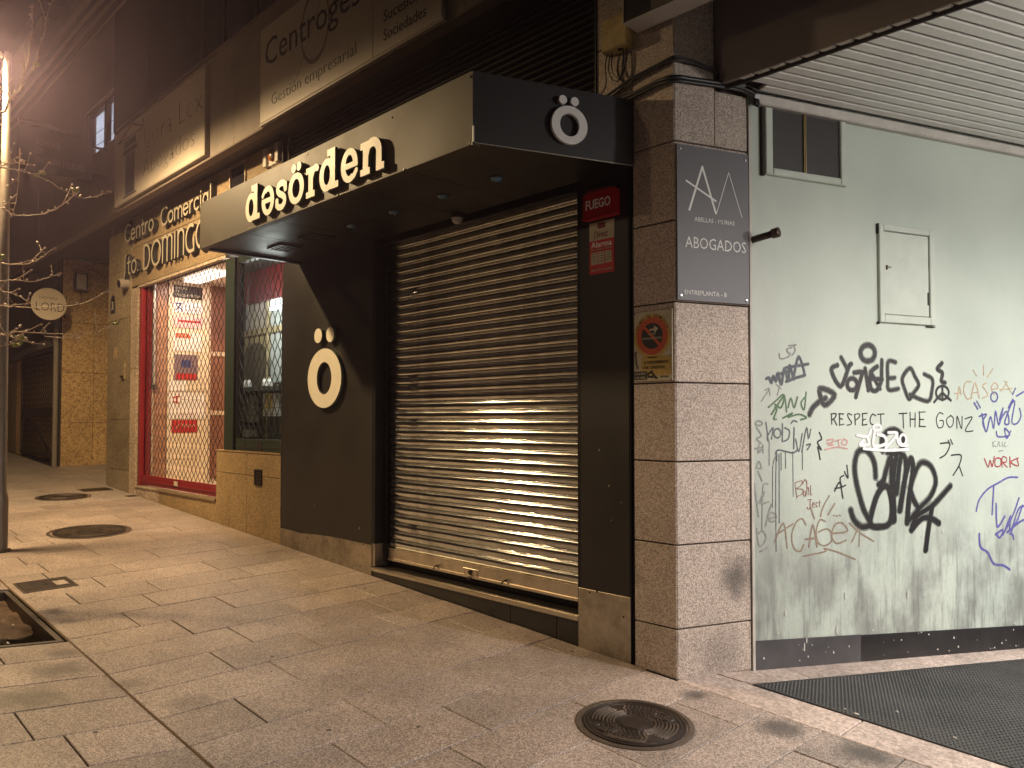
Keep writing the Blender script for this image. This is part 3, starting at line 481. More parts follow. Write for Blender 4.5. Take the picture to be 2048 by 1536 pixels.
 ('grey blue tag with long paint drips in the left cluster', 'slate', 0.01, [[(0.682,1.532),(0.699,1.418),(0.693,1.443),(0.738,1.497),(0.725,1.425)],[(0.801,1.462),(0.798,1.449),(0.79,1.438),(0.779,1.433),(0.766,1.433),(0.755,1.439),(0.748,1.449),(0.745,1.462),(0.748,1.475),(0.756,1.486),(0.767,1.491),(0.78,1.491),(0.791,1.485),(0.798,1.475),(0.801,1.462)],[(0.815,1.522),(0.813,1.407)],[(0.833,1.497),(0.872,1.476),(0.861,1.426),(0.826,1.41)],[(0.911,1.496),(0.906,1.363)],[(0.888,1.525),(0.905,1.542),(0.937,1.535)],[(0.923,1.426),(0.948,1.342),(0.978,1.458)],[(0.974,1.342),(1.015,1.496),(1.03,1.425),(1.051,1.486)],[(1.014,1.384),(1.047,1.389),(1.02,1.354)],[(0.757,1.331),(0.781,1.355),(0.898,1.335),(0.938,1.357)],[(0.765,1.337),(0.765,1.287)]]),
 ('long thin drips running down from the grey blue tag', 'slate', 0.006, [[(0.728,0.991),(0.734,1.248),(0.761,1.319)],[(0.754,0.712),(0.755,1.089),(0.762,1.317)],[(0.782,0.889),(0.785,1.327)],[(0.802,1.227),(0.801,1.337)],[(0.838,1.236),(0.837,1.338)],[(0.898,1.054),(0.898,1.343)],[(0.977,1.225),(0.978,1.352)],[(0.704,1.259),(0.706,1.413)]]),
 ('dark vertical scrawl beside the granite pillar', 'grey', 0.011, [[(0.652,1.525),(0.649,1.519),(0.641,1.514),(0.63,1.512),(0.618,1.512),(0.607,1.514),(0.6,1.519),(0.597,1.525),(0.6,1.531),(0.608,1.536),(0.619,1.539),(0.631,1.539),(0.642,1.536),(0.649,1.531),(0.652,1.525)],[(0.607,1.498),(0.643,1.448),(0.608,1.429),(0.64,1.399)],[(0.593,1.365),(0.643,1.374)],[(0.655,1.389),(0.657,1.339)],[(0.624,1.389),(0.617,1.34),(0.642,1.359)],[(0.598,1.242),(0.623,1.285),(0.641,1.241),(0.601,1.246)],[(0.616,1.222),(0.646,1.162)],[(0.584,1.144),(0.615,0.937)],[(0.692,1.14),(0.652,1.117),(0.643,0.845)],[(0.62,1.023),(0.664,1.092),(0.639,1.022),(0.695,1.027)],[(0.758,0.928),(0.754,0.915),(0.745,0.905),(0.732,0.9),(0.717,0.901),(0.704,0.907),(0.695,0.918),(0.692,0.931),(0.696,0.944),(0.705,0.954),(0.718,0.959),(0.732,0.958),(0.745,0.952),(0.754,0.941),(0.758,0.928)],[(0.672,0.877),(0.694,0.953),(0.72,1.011)],[(0.7,0.923),(0.744,0.928)],[(0.6,0.864),(0.621,0.75),(0.673,0.796),(0.649,0.847),(0.612,0.829)],[(0.623,0.716),(0.679,0.737)]]),
 ('short dark squiggle over the pink scribble', 'charcoal', 0.012, [[(1.124,1.465),(1.142,1.422),(1.107,1.401),(1.138,1.352),(1.109,1.371),(1.119,1.332),(1.127,1.288)]]),
]
# branch lines of the street tree
BRANCHES = [
 ('a', [(-5.216,-2.489,4.236),(-5.188,-2.464,4.337),(-5.129,-2.406,4.419),(-5.079,-2.357,4.511),(-5.028,-2.309,4.646),(-5.005,-2.289,4.755),(-4.968,-2.258,4.925),(-4.951,-2.245,5.047),(-4.927,-2.225,5.156),(-4.908,-2.207,5.23)]),
 ('b', [(-5.186,-2.394,4.44),(-5.17,-2.38,4.524),(-5.133,-2.348,4.668),(-5.111,-2.332,4.853),(-5.093,-2.319,4.989),(-5.094,-2.324,5.081),(-5.092,-2.326,5.164)]),
 ('c', [(-5.029,-2.704,3.673),(-4.915,-2.583,3.653),(-4.771,-2.431,3.619),(-4.695,-2.349,3.578),(-4.629,-2.279,3.536),(-4.553,-2.196,3.465),(-4.46,-2.095,3.403),(-4.382,-2.014,3.403),(-4.295,-1.924,3.444)]),
 ('d', [(-5.031,-2.703,3.611),(-4.914,-2.583,3.661),(-4.856,-2.523,3.682),(-4.784,-2.448,3.703)]),
 ('e', [(-5.154,-2.678,3.41),(-5.018,-2.533,3.338),(-4.952,-2.461,3.283),(-4.815,-2.317,3.283),(-4.708,-2.208,3.333),(-4.628,-2.127,3.41),(-4.582,-2.083,3.486)]),
 ('f', [(-4.905,-2.436,3.845),(-4.914,-2.439,3.693),(-4.928,-2.444,3.465),(-4.96,-2.471,3.295)]),
 ('g', [(-5.401,-2.628,2.921),(-5.281,-2.502,2.912),(-5.128,-2.34,2.903),(-5.034,-2.244,2.955),(-4.957,-2.166,3.038)]),
 ('h', [(-5.286,-2.645,2.75),(-5.144,-2.495,2.742),(-5.076,-2.424,2.75),(-4.984,-2.327,2.733),(-4.901,-2.241,2.759),(-4.82,-2.158,2.802)]),
 ('i', [(-5.408,-2.621,2.594),(-5.289,-2.494,2.546),(-5.136,-2.333,2.529),(-4.995,-2.185,2.529),(-4.82,-2.002,2.555),(-4.725,-1.905,2.598),(-4.646,-1.825,2.664)]),
 ('j', [(-5.168,-2.664,2.711),(-5.053,-2.541,2.648),(-4.986,-2.47,2.618),(-4.906,-2.383,2.568),(-4.851,-2.323,2.508)]),
 ('k', [(-4.997,-2.755,2.254),(-4.827,-2.577,2.242),(-4.77,-2.518,2.25),(-4.715,-2.462,2.303)]),
 ('l', [(-4.886,-2.495,2.261),(-4.837,-2.444,2.281),(-4.673,-2.272,2.269),(-4.495,-2.084,2.261),(-4.382,-1.967,2.281),(-4.269,-1.851,2.348)]),
 ('m', [(-5.0,-2.753,2.123),(-4.829,-2.575,2.151),(-4.772,-2.516,2.168),(-4.729,-2.472,2.201),(-4.695,-2.437,2.217)]),
 ('n', [(-4.782,-2.529,2.237),(-4.715,-2.457,2.213),(-4.653,-2.391,2.18)]),
 ('o', [(-4.685,-2.283,2.248),(-4.599,-2.192,2.231),(-4.499,-2.087,2.223)]),
 ('p', [(-5.285,-2.559,4.184),(-5.25,-2.531,4.38),(-5.22,-2.5,4.402),(-5.176,-2.452,4.358)]),
]
# ------------------------------------------------------------------ ground
PIT = (-4.57, -2.99, -3.62, -2.53)
b = MB()
YS = [-6.0, -3.8, -2.5, .30]
for x0, x1 in ((-45, PIT[0]), (PIT[0], PIT[1]), (PIT[1], 6)):
    for i in range(3):
        y0, y1 = YS[i], YS[i + 1]
        segs = [(y0, y1)]
        if x0 == PIT[0]:
            if i == 1: segs = [(y0, PIT[2]), (PIT[3], y1)]
        for p, q in segs:
            b.add([(x0, p, gz(x0, p) - .028), (x1, p, gz(x1, p) - .028), (x1, q, gz(x1, q) - .028), (x0, q, gz(x0, q) - .028)], [(0, 1, 2, 3)])
b.add([(-14, .3, gz(-14, .3) - .028), (-10.6, .3, gz(-10.6, .3) - .028), (-10.6, 2.4, gz(-10.6, 2.4) - .028), (-14, 2.4, gz(-14, 2.4) - .028)], [(0, 1, 2, 3)])
pavement = b.build('pavement', M['joint'], kind='structure')
def slab(mb, x0, x1, y0, y1, g=.0034, z=gz, c=.003):
    x0 += g; x1 -= g; y0 += g; y1 -= g; dz_ = random.uniform(-.0018, .0018); tx, ty = random.uniform(-.003, .003), random.uniform(-.002, .002); z_ = z; xm, ym = (x0 + x1) / 2, (y0 + y1) / 2
    z = lambda x, y: z_(x, y) + dz_ + tx * (x - xm) + ty * (y - ym)
    P = [(x0, y0), (x1, y0), (x1, y1), (x0, y1)]
    cx, cy_ = (x0 + x1) / 2, (y0 + y1) / 2
    v = [(x, y, z(x, y) - .03) for x, y in P] + [(x, y, z(x, y) - c) for x, y in P] + [(x + (c if x < cx else -c), y + (c if y < cy_ else -c), z(x, y)) for x, y in P]
    f = [(8, 9, 10, 11)]
    for i in range(4):
        j = (i + 1) % 4; f += [(i, j, 4 + j, 4 + i), (4 + i, 4 + j, 8 + j, 8 + i)]
    mb.add(v, f)
XJ = [2.10, 1.70, 1.30, .90, .585, .185, -.218, -.620, -1.020, -1.420, -1.820, -2.222, -2.630, -3.032, -3.440, -3.852, -4.262, -4.668, -5.080, -5.490, -5.895, -6.300, -6.600, -7.01, -7.41, -7.82, -8.22, -8.63, -9.03]
YJ = {-3: [-.5, -1.3], -2: [-.9, -1.7], -1: [-.35, -1.2, -1.9], 0: [-1.1, -1.9], 1: [-.30, -1.02, -1.75], 2: [-.72, -1.578], 3: [-.55, -1.305, -1.98], 4: [-.18, -.915, -1.66], 5: [-.62, -1.49, -2.1], 6: [-.31, -.955, -1.695], 7: [-.66, -1.297, -1.90], 8: [-.485, -1.05, -1.60], 9: [-.36, -1.017, -1.83],
      10: [-.62, -1.35, -2.04], 11: [-.42, -1.06, -1.762], 12: [-.8, -1.597, -2.2], 13: [-.3, -.95, -1.9], 14: [-.55, -1.62, -2.18], 15: [-.45, -1.178, -2.12], 16: [-.58, -1.585, -2.2], 17: [-.9, -1.586], 18: [-.5, -1.783], 19: [-.6, -1.33, -2.0]}
for i in range(len(XJ) - 1):
    x1, x0 = XJ[i], XJ[i + 1]
    ys = [-2.497] + sorted(YJ.get(i - 3, [-.45 - (i * 37 % 5) * .11, -1.2 - (i * 53 % 5) * .1, -1.95])) + [-.004 if x1 < .0 else -.022]
    for p, q in zip(ys[:-1], ys[1:]):
        b = MB(); slab(b, x0, x1, p, q); b.build('paving_slab', M['slab'], pavement)
for i in range(0, 23):                 # the strip of slabs beyond the gutter joint
    x1, x0 = XJ[i], XJ[i + 1]
    if x0 < -6.5: break
    ys = [-3.795, -2.93 - (i * 29 % 4) * .12, -2.503] if x0 > PIT[1] - .05 or x1 < PIT[0] + .05 else [-3.795, PIT[2]]
    if i == 8: ys = [-3.795, -2.93, -2.503]
    for p, q in zip(ys[:-1], ys[1:]):
        a0, a1 = x0, x1
        if x0 < PIT[1] < x1: a0 = PIT[1] + .01
        if x0 < PIT[0] < x1: a1 = PIT[0] - .01
        if PIT[0] < (x0 + x1) / 2 < PIT[1] and q > PIT[2] + .1 and p < PIT[3]: continue
        b = MB(); slab(b, a0, a1, p, q); b.build('paving_slab', M['slab'], pavement)
b = MB()
x = -9.03
while x > -30:
    y = -3.79
    while y < -.02:
        L = random.uniform(.6, .9); q = min(y + L, -.006)
        if q > -.25: q = -.006
        if y < -2.5 < q: q = -2.5
        slab(b, x - .405, x, y, q); y = q
    x -= .405
x = -6.3
while x > -9.1:
    slab(b, max(x - .405, -9.03), x, -3.79, -2.503); x -= .405
for k in range(6):
    for q in range(4): slab(b, -10.705 - (k + 1) * .51, -10.705 - k * .51, .002 + q * .55, .002 + (q + 1) * .55)
b.build('paving_slab', M['slab_far'], pavement, kind='stuff')
b = MB(); b.add([(x, y, gz(x, y) - .003) for x, y in ((-30, -2.506), (6, -2.506), (6, -2.495), (-30, -2.495))], [(0, 1, 2, 3)]); b.build('gutter_joint', M['rust'], pavement)
for x0, x1 in ((-.0, .98), (.98, 1.95), (1.95, 3.2)):
    b = MB(); slab(b, x0 + .001, x1, -.018, .268, c=.004); b.build('kerb_stone', M['kerb'], pavement)
b = MB(); b.box(-45, 6, -6.13, -6.0, -.6, .62); b.build('kerb', M['kerb'], kind='structure')
b = MB(); b.add([(-60, -16, -.1), (20, -16, -.1), (20, -6.1, -.1), (-60, -6.1, -.1)], [(0, 1, 2, 3)]); b.build('road', M['asphalt'], kind='structure')
# passage floor, sloping down between the wall and the mat
b = MB(); b.add([(x, y, rz(x, y) - .02) for x, y in ((-.2, .2), (8, .2), (8, 8.5), (-.2, 8.5))], [(0, 1, 2, 3)])
pfloor = b.build('passage_floor', M['joint'], kind='structure')
def wslab(w0, w1, n0, n1):
    b = MB(); g = .002; P = [WALL(w, n, 0) for w, n in ((w0 + g, n0), (w1 - g, n0), (w1 - g, n1), (w0 + g, n1))]
    P = [(p.x, max(p.y, .272)) for p in P]
    b.add([(x, y, rz(x, y) - .03) for x, y in P] + [(x, y, rz(x, y)) for x, y in P], [(0, 3, 7, 4), (3, 2, 6, 7), (2, 1, 5, 6), (1, 0, 4, 5), (7, 6, 5, 4)])
    return b.build('edging_slab', M['kerb'], pfloor)
for w0, w1 in ((.20, .52), (.52, .83), (.83, 1.55), (1.55, 2.3), (2.3, 3.1), (3.1, 4.0), (4.0, 5.0)): wslab(w0, w1, -.05, .222)
# rubber mat with round studs
mat_t = thing('rubber_mat', (.34, .27, rz(.34, .27)), 'black studded rubber mat on the ramp beside the graffiti wall', 'mat')
def mp(x, y, h): return (x, y, rz(x, y) + h)
p0 = WALL(.36, .226, 0); p1 = WALL(6.5, .20, 0)
b = MB(); poly = [(p0.x, .272), (3.0, .272), (5.2, 6.4), (p1.x, p1.y)]
b.add([mp(x, y, -.019) for x, y in poly] + [mp(x, y, .004) for x, y in poly], [(3, 2, 1, 0), (4, 5, 6, 7)] + [(i, (i + 1) % 4, 4 + (i + 1) % 4, 4 + i) for i in range(4)])
b.build('sheet', M['rubber'], mat_t)
b = MB(); st = .034
for i in range(1, 78):
    for j in range(1, 120):
        p = WALL(.36 + j * st * .82, .226 + i * st * .82, 0)
        if p.y < .29 or p.x > 2.2 or p.y > 3.6: continue
        r, h = .0095, .0045; z = rz(p.x, p.y) + .0035
        q = [(p.x + math.cos(k * math.pi / 3) * r, p.y + math.sin(k * math.pi / 3) * r) for k in range(6)]
        q2 = [(p.x + math.cos(k * math.pi / 3) * r * .7, p.y + math.sin(k * math.pi / 3) * r * .7) for k in range(6)]
        b.add([(x, y, z) for x, y in q] + [(x, y, z + h) for x, y in q2], [(6, 7, 8, 9, 10, 11)] + [(k, (k + 1) % 6, 6 + (k + 1) % 6, 6 + k) for k in range(6)])
b.build('stud', M['rubber'], mat_t, kind='stuff')
for i, (x, y, s) in enumerate(((.93, .31, .010), (.86, .33, .005), (1.05, .55, .006), (1.38, .42, .006))):
    b = MB(); b.lathe([(0, .006), (s, .005), (s * 1.1, 0)], lambda a, c, h, x=x, y=y: (x + a * 1.4, y + c * .8, rz(x + a, y + c) + .005 + h), 7)
    tag(b.build('litter', M['debris']), 'flattened pale scrap lying on the black studded mat', 'litter', 'pale scraps on the rubber mat')

b = MB()
for k in range(46):                    # trodden gum and small dirt spots
    x, y = random.uniform(-5.5, 1.4), random.uniform(-3.4, -.06); s = random.uniform(.005, .013) * (1.5 if random.random() < .1 else 1)
    if PIT[0] - .05 < x < PIT[1] + .05 and y < PIT[3] + .05: continue
    b.lathe([(s, .0004), (s * .8, .0012), (0, .0014)], lambda a, c, h, x=x, y=y: (x + a * random.uniform(.7, 1.2), y + c * random.uniform(.7, 1.2), gz(x + a, y + c) + h), 9)
b.build('gum_spot', M['gum'], pavement, kind='stuff')
# ------------------------------------------------------------------ manhole covers, utility covers, tree pit
def manhole(cx, cy_, r, label, ang, fine=True):
    t = thing('manhole_cover', (cx, cy_, gz(cx, cy_)), label, 'manhole cover', 'manhole covers in the pavement')
    ca, sa = math.cos(ang), math.sin(ang)
    def T(x, y, h): X, Y = cx + x * ca - y * sa, cy_ + x * sa + y * ca; return (X, Y, gz(X, Y) + h)
    n = 64 if fine else 40
    b = MB(); b.lathe([(r, -.004), (r, .004), (r * .985, .006), (r * .91, .006), (r * .905, .001), (r * .88, .001), (r * .88, -.004)], T, n); b.build('frame', M['iron_light'], t)
    prof = [(r * .87, -.004), (r * .868, .008), (r * .84, .008), (r * .835, .004), (r * .80, .004), (r * .795, .008), (r * .765, .008), (r * .76, .004)]
    prof += [(r * .30, .004), (r * .295, .009), (r * .27, .009), (r * .265, .006), (r * .255, .006), (r * .25, .010), (0, .010)]
    b = MB(); b.lathe(prof, T, n); b.build('cover', M['iron'], t)
    def patch(b, r0, r1, a0, a1, h, k=8):
        v = []; 
        for i in range(k + 1):
            a = a0 + (a1 - a0) * i / k
            for rr, hh in ((r0, .0035), (r0 + .003, h), (r1 - .003, h), (r1, .0035)): v.append(T(rr * math.cos(a), rr * math.sin(a), hh))
        f = []
        for i in range(k):
            for j in range(3): f.append((i * 4 + j, i * 4 + j + 1, i * 4 + j + 5, i * 4 + j + 4))
        f += [(0, 1, 2, 3), tuple(k * 4 + q for q in (3, 2, 1, 0))]
        b.add(v, f)
    for s in (0, math.pi):
        b = MB()
        for q in range(4): patch(b, r * (.52 + q * .06), r * (.555 + q * .06), s - .55 + q * .03, s + .55 - q * .03, .013)
        for q in range(3): patch(b, r * (.34 + q * .055), r * (.375 + q * .055), s - .75, s + .75, .012)
        b.build('raised_rib', M['iron_light'], t, kind='stuff')
    b = MB()
    for ring in range(5):
        rr = r * (.36 + ring * .075); k = int(26 + ring * 8)
        for i in range(k):
            a = 2 * math.pi * i / k + ring * .1; d = (a % math.pi)
            if d < .8 or d > math.pi - .8: continue
            patch(b, rr - r * .018, rr + r * .018, a - .022, a + .022, .013, 1)
    b.build('stud', M['iron_light'], t, kind='stuff')
    for s in (.98, .98 + math.pi):
        b = MB(); c0, c1 = .58 * r * math.cos(s), .58 * r * math.sin(s)
        b.lathe([(.055 * r / .31, .004), (.052 * r / .31, .010), (.042 * r / .31, .010), (.038 * r / .31, .003), (.012, .003), (.010, .0045), (0, .0045)], lambda x, y, h: T(c0 + x * 1.2, c1 + y * .8, h), 20)
        b.build('lifting_boss', M['iron'], t)
    b = MB(); patch(b, r * .66, r * .735, 4.45, 5.35, .0085, 10); b.build('name_plate', M['iron_light'], t)
    return t
manhole(.211, -.690, .305, 'large ribbed iron manhole cover in front of the granite pillar', .25)
manhole(-6.82, -1.31, .42, 'wide round iron cover in the lit pavement beside the lamp post shadow', 1.2)
manhole(-9.69, -.85, .35, 'farthest round iron cover, near the entrance with the red grille', 2.0, False)
def rect_cover(x0, x1, y0, y1, label, plate=False):
    t = thing('utility_cover', ((x0 + x1) / 2, (y0 + y1) / 2, gz(x0, y0)), label, 'utility cover', 'rectangular covers in the pavement')
    def q(b, a0, a1, c0, c1, h0, h1): b.hexa([(x, y, gz(x, y) + h0) for x, y in ((a0, c0), (a1, c0), (a1, c1), (a0, c1))] + [(x, y, gz(x, y) + h1) for x, y in ((a0, c0), (a1, c0), (a1, c1), (a0, c1))])
    b = MB(); e = .014
    q(b, x0, x1, y0, y0 + e, -.01, .005); q(b, x0, x1, y1 - e, y1, -.01, .005); q(b, x0, x0 + e, y0 + e, y1 - e, -.01, .0052); q(b, x1 - e, x1, y0 + e, y1 - e, -.01, .0052); b.build('frame', M['iron_light'], t)
    b = MB(); q(b, x0 + e + .003, x1 - e - .003, y0 + e + .003, y1 - e - .003, -.01, .0045); b.build('lid', M['iron'], t)
    if plate:
        b = MB(); q(b, x0 + .12, x1 - .10, y1 - .135, y1 - .045, .0046, .0062); b.build('pale_plate', M['kerb'], t)
        b = MB(); q(b, x0 + .16, x0 + .20, (y0 + y1) / 2 - .01, (y0 + y1) / 2 + .02, .0046, .006); b.build('key_hole', M['black'], t)
        b = MB()
        for k in range(3): q(b, x0 + .05, x1 - .12, y0 + .035 + k * .022, y0 + .043 + k * .022, .0046, .0058)
        b.build('raised_text', M['iron_light'], t)
    return t
rect_cover(-4.82, -4.445, -2.45, -2.055, 'rectangular iron utility cover with a pale plate beside the tree pit', True)
rect_cover(-10.38, -10.04, -.49, -.08, 'dark square utility cover at the foot of the polished granite pier')
rect_cover(-9.33, -9.18, -.155, -.02, 'tiny dark cover right below the red entrance step')
tp = thing('tree_pit', (-3.78, -3.07, gz(-3.78, -3.07)), 'square tree pit with steel edging, brown soil and dark water', 'tree pit')
b = MB(); a0, a1, c0, c1 = PIT; e = .035
def pq(b, x0, x1, y0, y1, h0, h1):
    P = ((x0, y0), (x1, y0), (x1, y1), (x0, y1)); b.hexa([(x, y, gz(x, y) + h0) for x, y in P] + [(x, y, gz(x, y) + h1) for x, y in P])
pq(b, a0, a1, c1 - e, c1, -.22, .004); pq(b, a0, a1, c0, c0 + e, -.22, .004); pq(b, a1 - e, a1, c0 + e, c1 - e, -.22, .0044); pq(b, a0, a0 + e, c0 + e, c1 - e, -.22, .0044)
b.build('steel_edging', M['angle'], tp)
b = MB(); N_ = 26
for i in range(N_ + 1):
    for j in range(N_ + 1):
        x = a0 + e + (a1 - a0 - 2 * e) * i / N_; y = c0 + e + (c1 - c0 - 2 * e) * j / N_
        lump = .05 * math.sin(i * .9 + j * .4) * math.sin(j * .7) + random.uniform(-.012, .012)
        b.v.append(Vector((x, y, gz(x, y) - .075 + lump * .5 - .09 * max(0, (i / N_ - .52)) * 2)))
for i in range(N_):
    for j in range(N_):
        k = i * (N_ + 1) + j; b.f.append((k, k + N_ + 1, k + N_ + 2, k + 1)); b.mi.append(0)
smooth(b.build('soil', M['soil'], tp, kind='stuff'))
b = MB(); zz = gz(-3.4, -3.0) - .118; b.add([(a0 + e, c0 + e, zz), (a1 - e, c0 + e, zz), (a1 - e, c1 - e, zz), (a0 + e, c1 - e, zz)], [(0, 1, 2, 3)]); b.build('puddle', M['water'], tp)
b = MB()
for k in range(26):
    x, y = random.uniform(a0 + .3, a1 - .12), random.uniform(c0 + .3, c1 - .1); s = random.uniform(.006, .016); z = gz(x, y) - .075
    b.add([(x - s, y, z), (x + s, y - s * .5, z + s * .6), (x + s * .6, y + s, z), (x, y, z + s)], [(0, 1, 3), (1, 2, 3), (2, 0, 3)])
b.build('pebble', M['debris'], tp, kind='stuff')

# ------------------------------------------------------------------ granite corner pillar
pil = thing('corner_pillar', (-.15, .1, 0), 'granite clad corner pillar between the dark shop front and the graffiti wall', 'pillar')
b = MB(); P = [Vector((-.30, .02, 0)), WALL(.0, -.03, 0), WALL(.53, -.02, 0), Vector((-.30, .40, 0))]
b.prism([(p.x, p.y, -.25) for p in P], (0, 0, 6.4)); b.build('core', M['joint_dark'], pil)
ZJ = [None, .293, .794, 1.294, 1.773, 2.263, 2.761, 3.248, 3.736, 4.23, 4.72, 5.25, 6.1]
g = .0045
def corner_stone(z0, z1, zl=None, zr=None, wmax=.552):
    c = .004; tl = .03
    # left (street) face panel
    b = MB(); b.fb(FAC, -.315, -.0025, -.028, 0, z0 + g, z1 - g, c, None if zl is None else zl[0], None if zl is None else zl[1]); b.build('stone', M['pillar'], pil)
    b = MB(); b.fb(WALL, .0025, wmax, -.028, 0, z0 + g, z1 - g, c, None if zr is None else zr[0], None if zr is None else zr[1]); b.build('stone', M['pillar'], pil)
corner_stone(0, .293, (.010, -.004), (-.004, -.01))
for a_, c_ in zip(ZJ[1:-1], ZJ[2:]): corner_stone(a_, c_, wmax=.552 if c_ < 3.6 else .300)
b = MB(); b.fb(WALL, .302, .552, -.028, 0, 3.252, 3.60, .003); b.build('stone', M['pillar'], pil)
for a_, c_ in ((3.62, 4.0), (4.0, 4.38)):
    b = MB(); b.fb(FAC, -.615, -.325, -.03, -.004, a_ + g, c_ - g, .004); b.build('stone', M['pillar'], pil)

# ------------------------------------------------------------------ passage: wall, ceiling, beam
pw = thing('passage_wall', WALL(2, 0, 0), 'pale green rendered wall covered in graffiti beside the passage', 'wall')
# object coordinates of the render panel: x = -? (kept in wall axes: y along the wall, z up)
b = MB(); b.add([WALL(u, n, z) for u in (.556, 8) for n in (-.30, 0) for z in (-.7, 3.66)], [(2, 3, 7, 6), (0, 1, 3, 2), (4, 6, 7, 5), (1, 5, 7, 3), (0, 4, 5, 1), (0, 2, 6, 4)])
plo = bpy.data.objects.new('render_panel', None)
bpy.data.objects.remove(plo)
me = bpy.data.meshes.new('render_panel'); rot = Matrix(((WALL.n.x, WALL.u.x, 0), (WALL.n.y, WALL.u.y, 0), (0, 0, 1)))   # local x out, y along
me.from_pydata([tuple(rot.transposed() @ v) for v in b.v], [], b.f); me.materials.append(M['plaster'])
rp = link('render_panel', me, pw); rp.matrix_local = Matrix.Translation(-WL[pw.name]) @ rot.to_4x4()
b = MB(); b.fb(WALL, .556, .574, .0, .012, -.02, 3.55); b.build('corner_bead', M['pale_trim'], pw)
b = MB()
for (w0, w1, za, zb, ta, tb, m_) in ((.560, 1.462, -.03, -.09, .166, .112, 'base_grey'), (1.464, 6.5, -.1, -.5, .108, -.20, 'base_black')):
    b = MB(); b.hexa([WALL(w0, .006, za - .1), WALL(w1, .006, zb - .1), WALL(w1, -.01, zb - .1), WALL(w0, -.01, za - .1), WALL(w0, .006, ta), WALL(w1, .006, tb), WALL(w1, -.01, tb), WALL(w0, -.01, ta)]); b.build('painted_base', M[m_], pw)
b = MB()
for k in range(46):
    w = random.uniform(.62, 3.2); t = (w - .56) / 2.6; z = (-.0 - t * .17) + random.random() ** 2 * .19 + .02; s = random.uniform(.002, .008)
    b.add([WALL(w - s, .0085, z), WALL(w + s, .0085, z - s * .4), WALL(w + s * .7, .0085, z + s), WALL(w - s * .5, .0085, z + s * random.uniform(.6, 2.5))], [(0, 1, 2, 3)])
for w, z, h in ((.99, .11, .03), (.97, .06, .05), (1.25, .14, .05), (.82, .3, .03), (1.9, .32, .05), (2.25, .75, .02), (1.33, .36, .05)):
    b.add([WALL(w - .004, .009, z), WALL(w + .004, .009, z), WALL(w + .005, .009, z + h), WALL(w - .003, .009, z + h)], [(0, 1, 2, 3)])
b.build('paint_chip', M['grime'], pw, kind='stuff')
b = MB(); b.fb(WALL, .60, 8, -.01, .045, 3.556, 3.622, .008); b.build('cornice_strip', M['pale_trim'], pw)
for lab, col, w_, strokes in GRAFFITI:
    if 'RESPECT' in lab: strokes = [[(a_ + random.uniform(-.004, .004), c_ + random.uniform(-.005, .005)) for a_, c_ in s_] for s_ in strokes]
    prims = [('s', cat(s_, 5), w_ * random.uniform(.85, 1.12)) for s_ in strokes]
    g_ = shape(prims, WALL, .0012 + (.0024 if col == 'white' else 0), .0024 + (.0024 if col == 'white' else 0), GM['violet' if 'violet' in lab else col], pw, 'graffiti', res=max(.0022, min(.0036, w_ * .3)), label=lab)
    if col in MIST and w_ > .013: shape([(p[0], p[1], w_ * 1.55) for p in prims], WALL, .0004, .0007, MIST[col], g_, 'overspray', res=.006)
# vent window with perforated sheets
v_ = MB()
for (a0_, a1_, z0_, z1_) in ((.678, .738, 3.117, 3.553), (1.314, 1.364, 3.117, 3.553), (.738, 1.314, 3.117, 3.165)): v_.fb(WALL, a0_, a1_, -.005, .03, z0_, z1_, .006)
vf = v_.build('vent_frame', M['frame_green'], pw, label='pale green framed vent opening with two perforated sheets under the ceiling')
MB().fb(WALL, .655, .677, -.005, .022, 3.11, 3.553, .004).build('vent_rail', M['gap'], vf)
for a0_, a1_ in ((.738, 1.000), (1.022, 1.314)):
    b = MB(); b.fb(WALL, a0_, a1_, .001, .003, 3.165, 3.553); b.build('backing_sheet', M['perf_back' if a0_ < .8 else 'black'], vf)
    b = MB(); st = .0135; nx = int((a1_ - a0_) / st); nz = int(.388 / st); hw = .0042
    for i in range(nx + 1): b.fb(WALL, a0_ + i * st - hw, a0_ + i * st + hw, .009, .0105, 3.165, 3.553)
    for j in range(nz + 1): b.fb(WALL, a0_, a1_, .0107, .012, 3.165 + j * st - hw, 3.165 + j * st + hw)
    b.build('perforated_sheet', M['perf'], vf, kind='stuff')
MB().fb(WALL, 1.001, 1.007, .001, .022, 3.165, 3.553).fb(WALL, 1.014, 1.020, .001, .022, 3.165, 3.553).build('brass_bar', M['brass'], vf)
# access panel
ap = MB()
for (a0_, a1_, z0_, z1_) in ((1.662, 1.704, 2.218, 2.90), (2.148, 2.198, 2.218, 2.90), (1.704, 2.148, 2.855, 2.90), (1.704, 2.148, 2.218, 2.272)): ap.fb(WALL, a0_, a1_, -.005, .022, z0_, z1_, .004)
af = ap.build('access_panel_frame', M['frame_green'], pw, label='pale green access hatch with a shallow frame')
MB().fb(WALL, 1.708, 2.144, -.005, .012, 2.277, 2.850, .004).build('hatch_door', M['frame_green'], af)
MB().fb(WALL, 1.735, 1.775, .012, .018, 2.60, 2.607).fb(WALL, 1.73, 1.738, .012, .022, 2.585, 2.615).build('hatch_latch', M['brown_metal'], af)
MB().fb(WALL, 1.648, 1.662, -.002, .016, 2.205, 2.222).fb(WALL, 2.12, 2.2, -.002, .014, 2.204, 2.212).fb(WALL, 1.655, 1.661, 0, .018, 2.83, 2.9).fb(WALL, 2.128, 2.133, .012, .018, 2.36, 2.45).build('hatch_hinge', M['gap'], af)
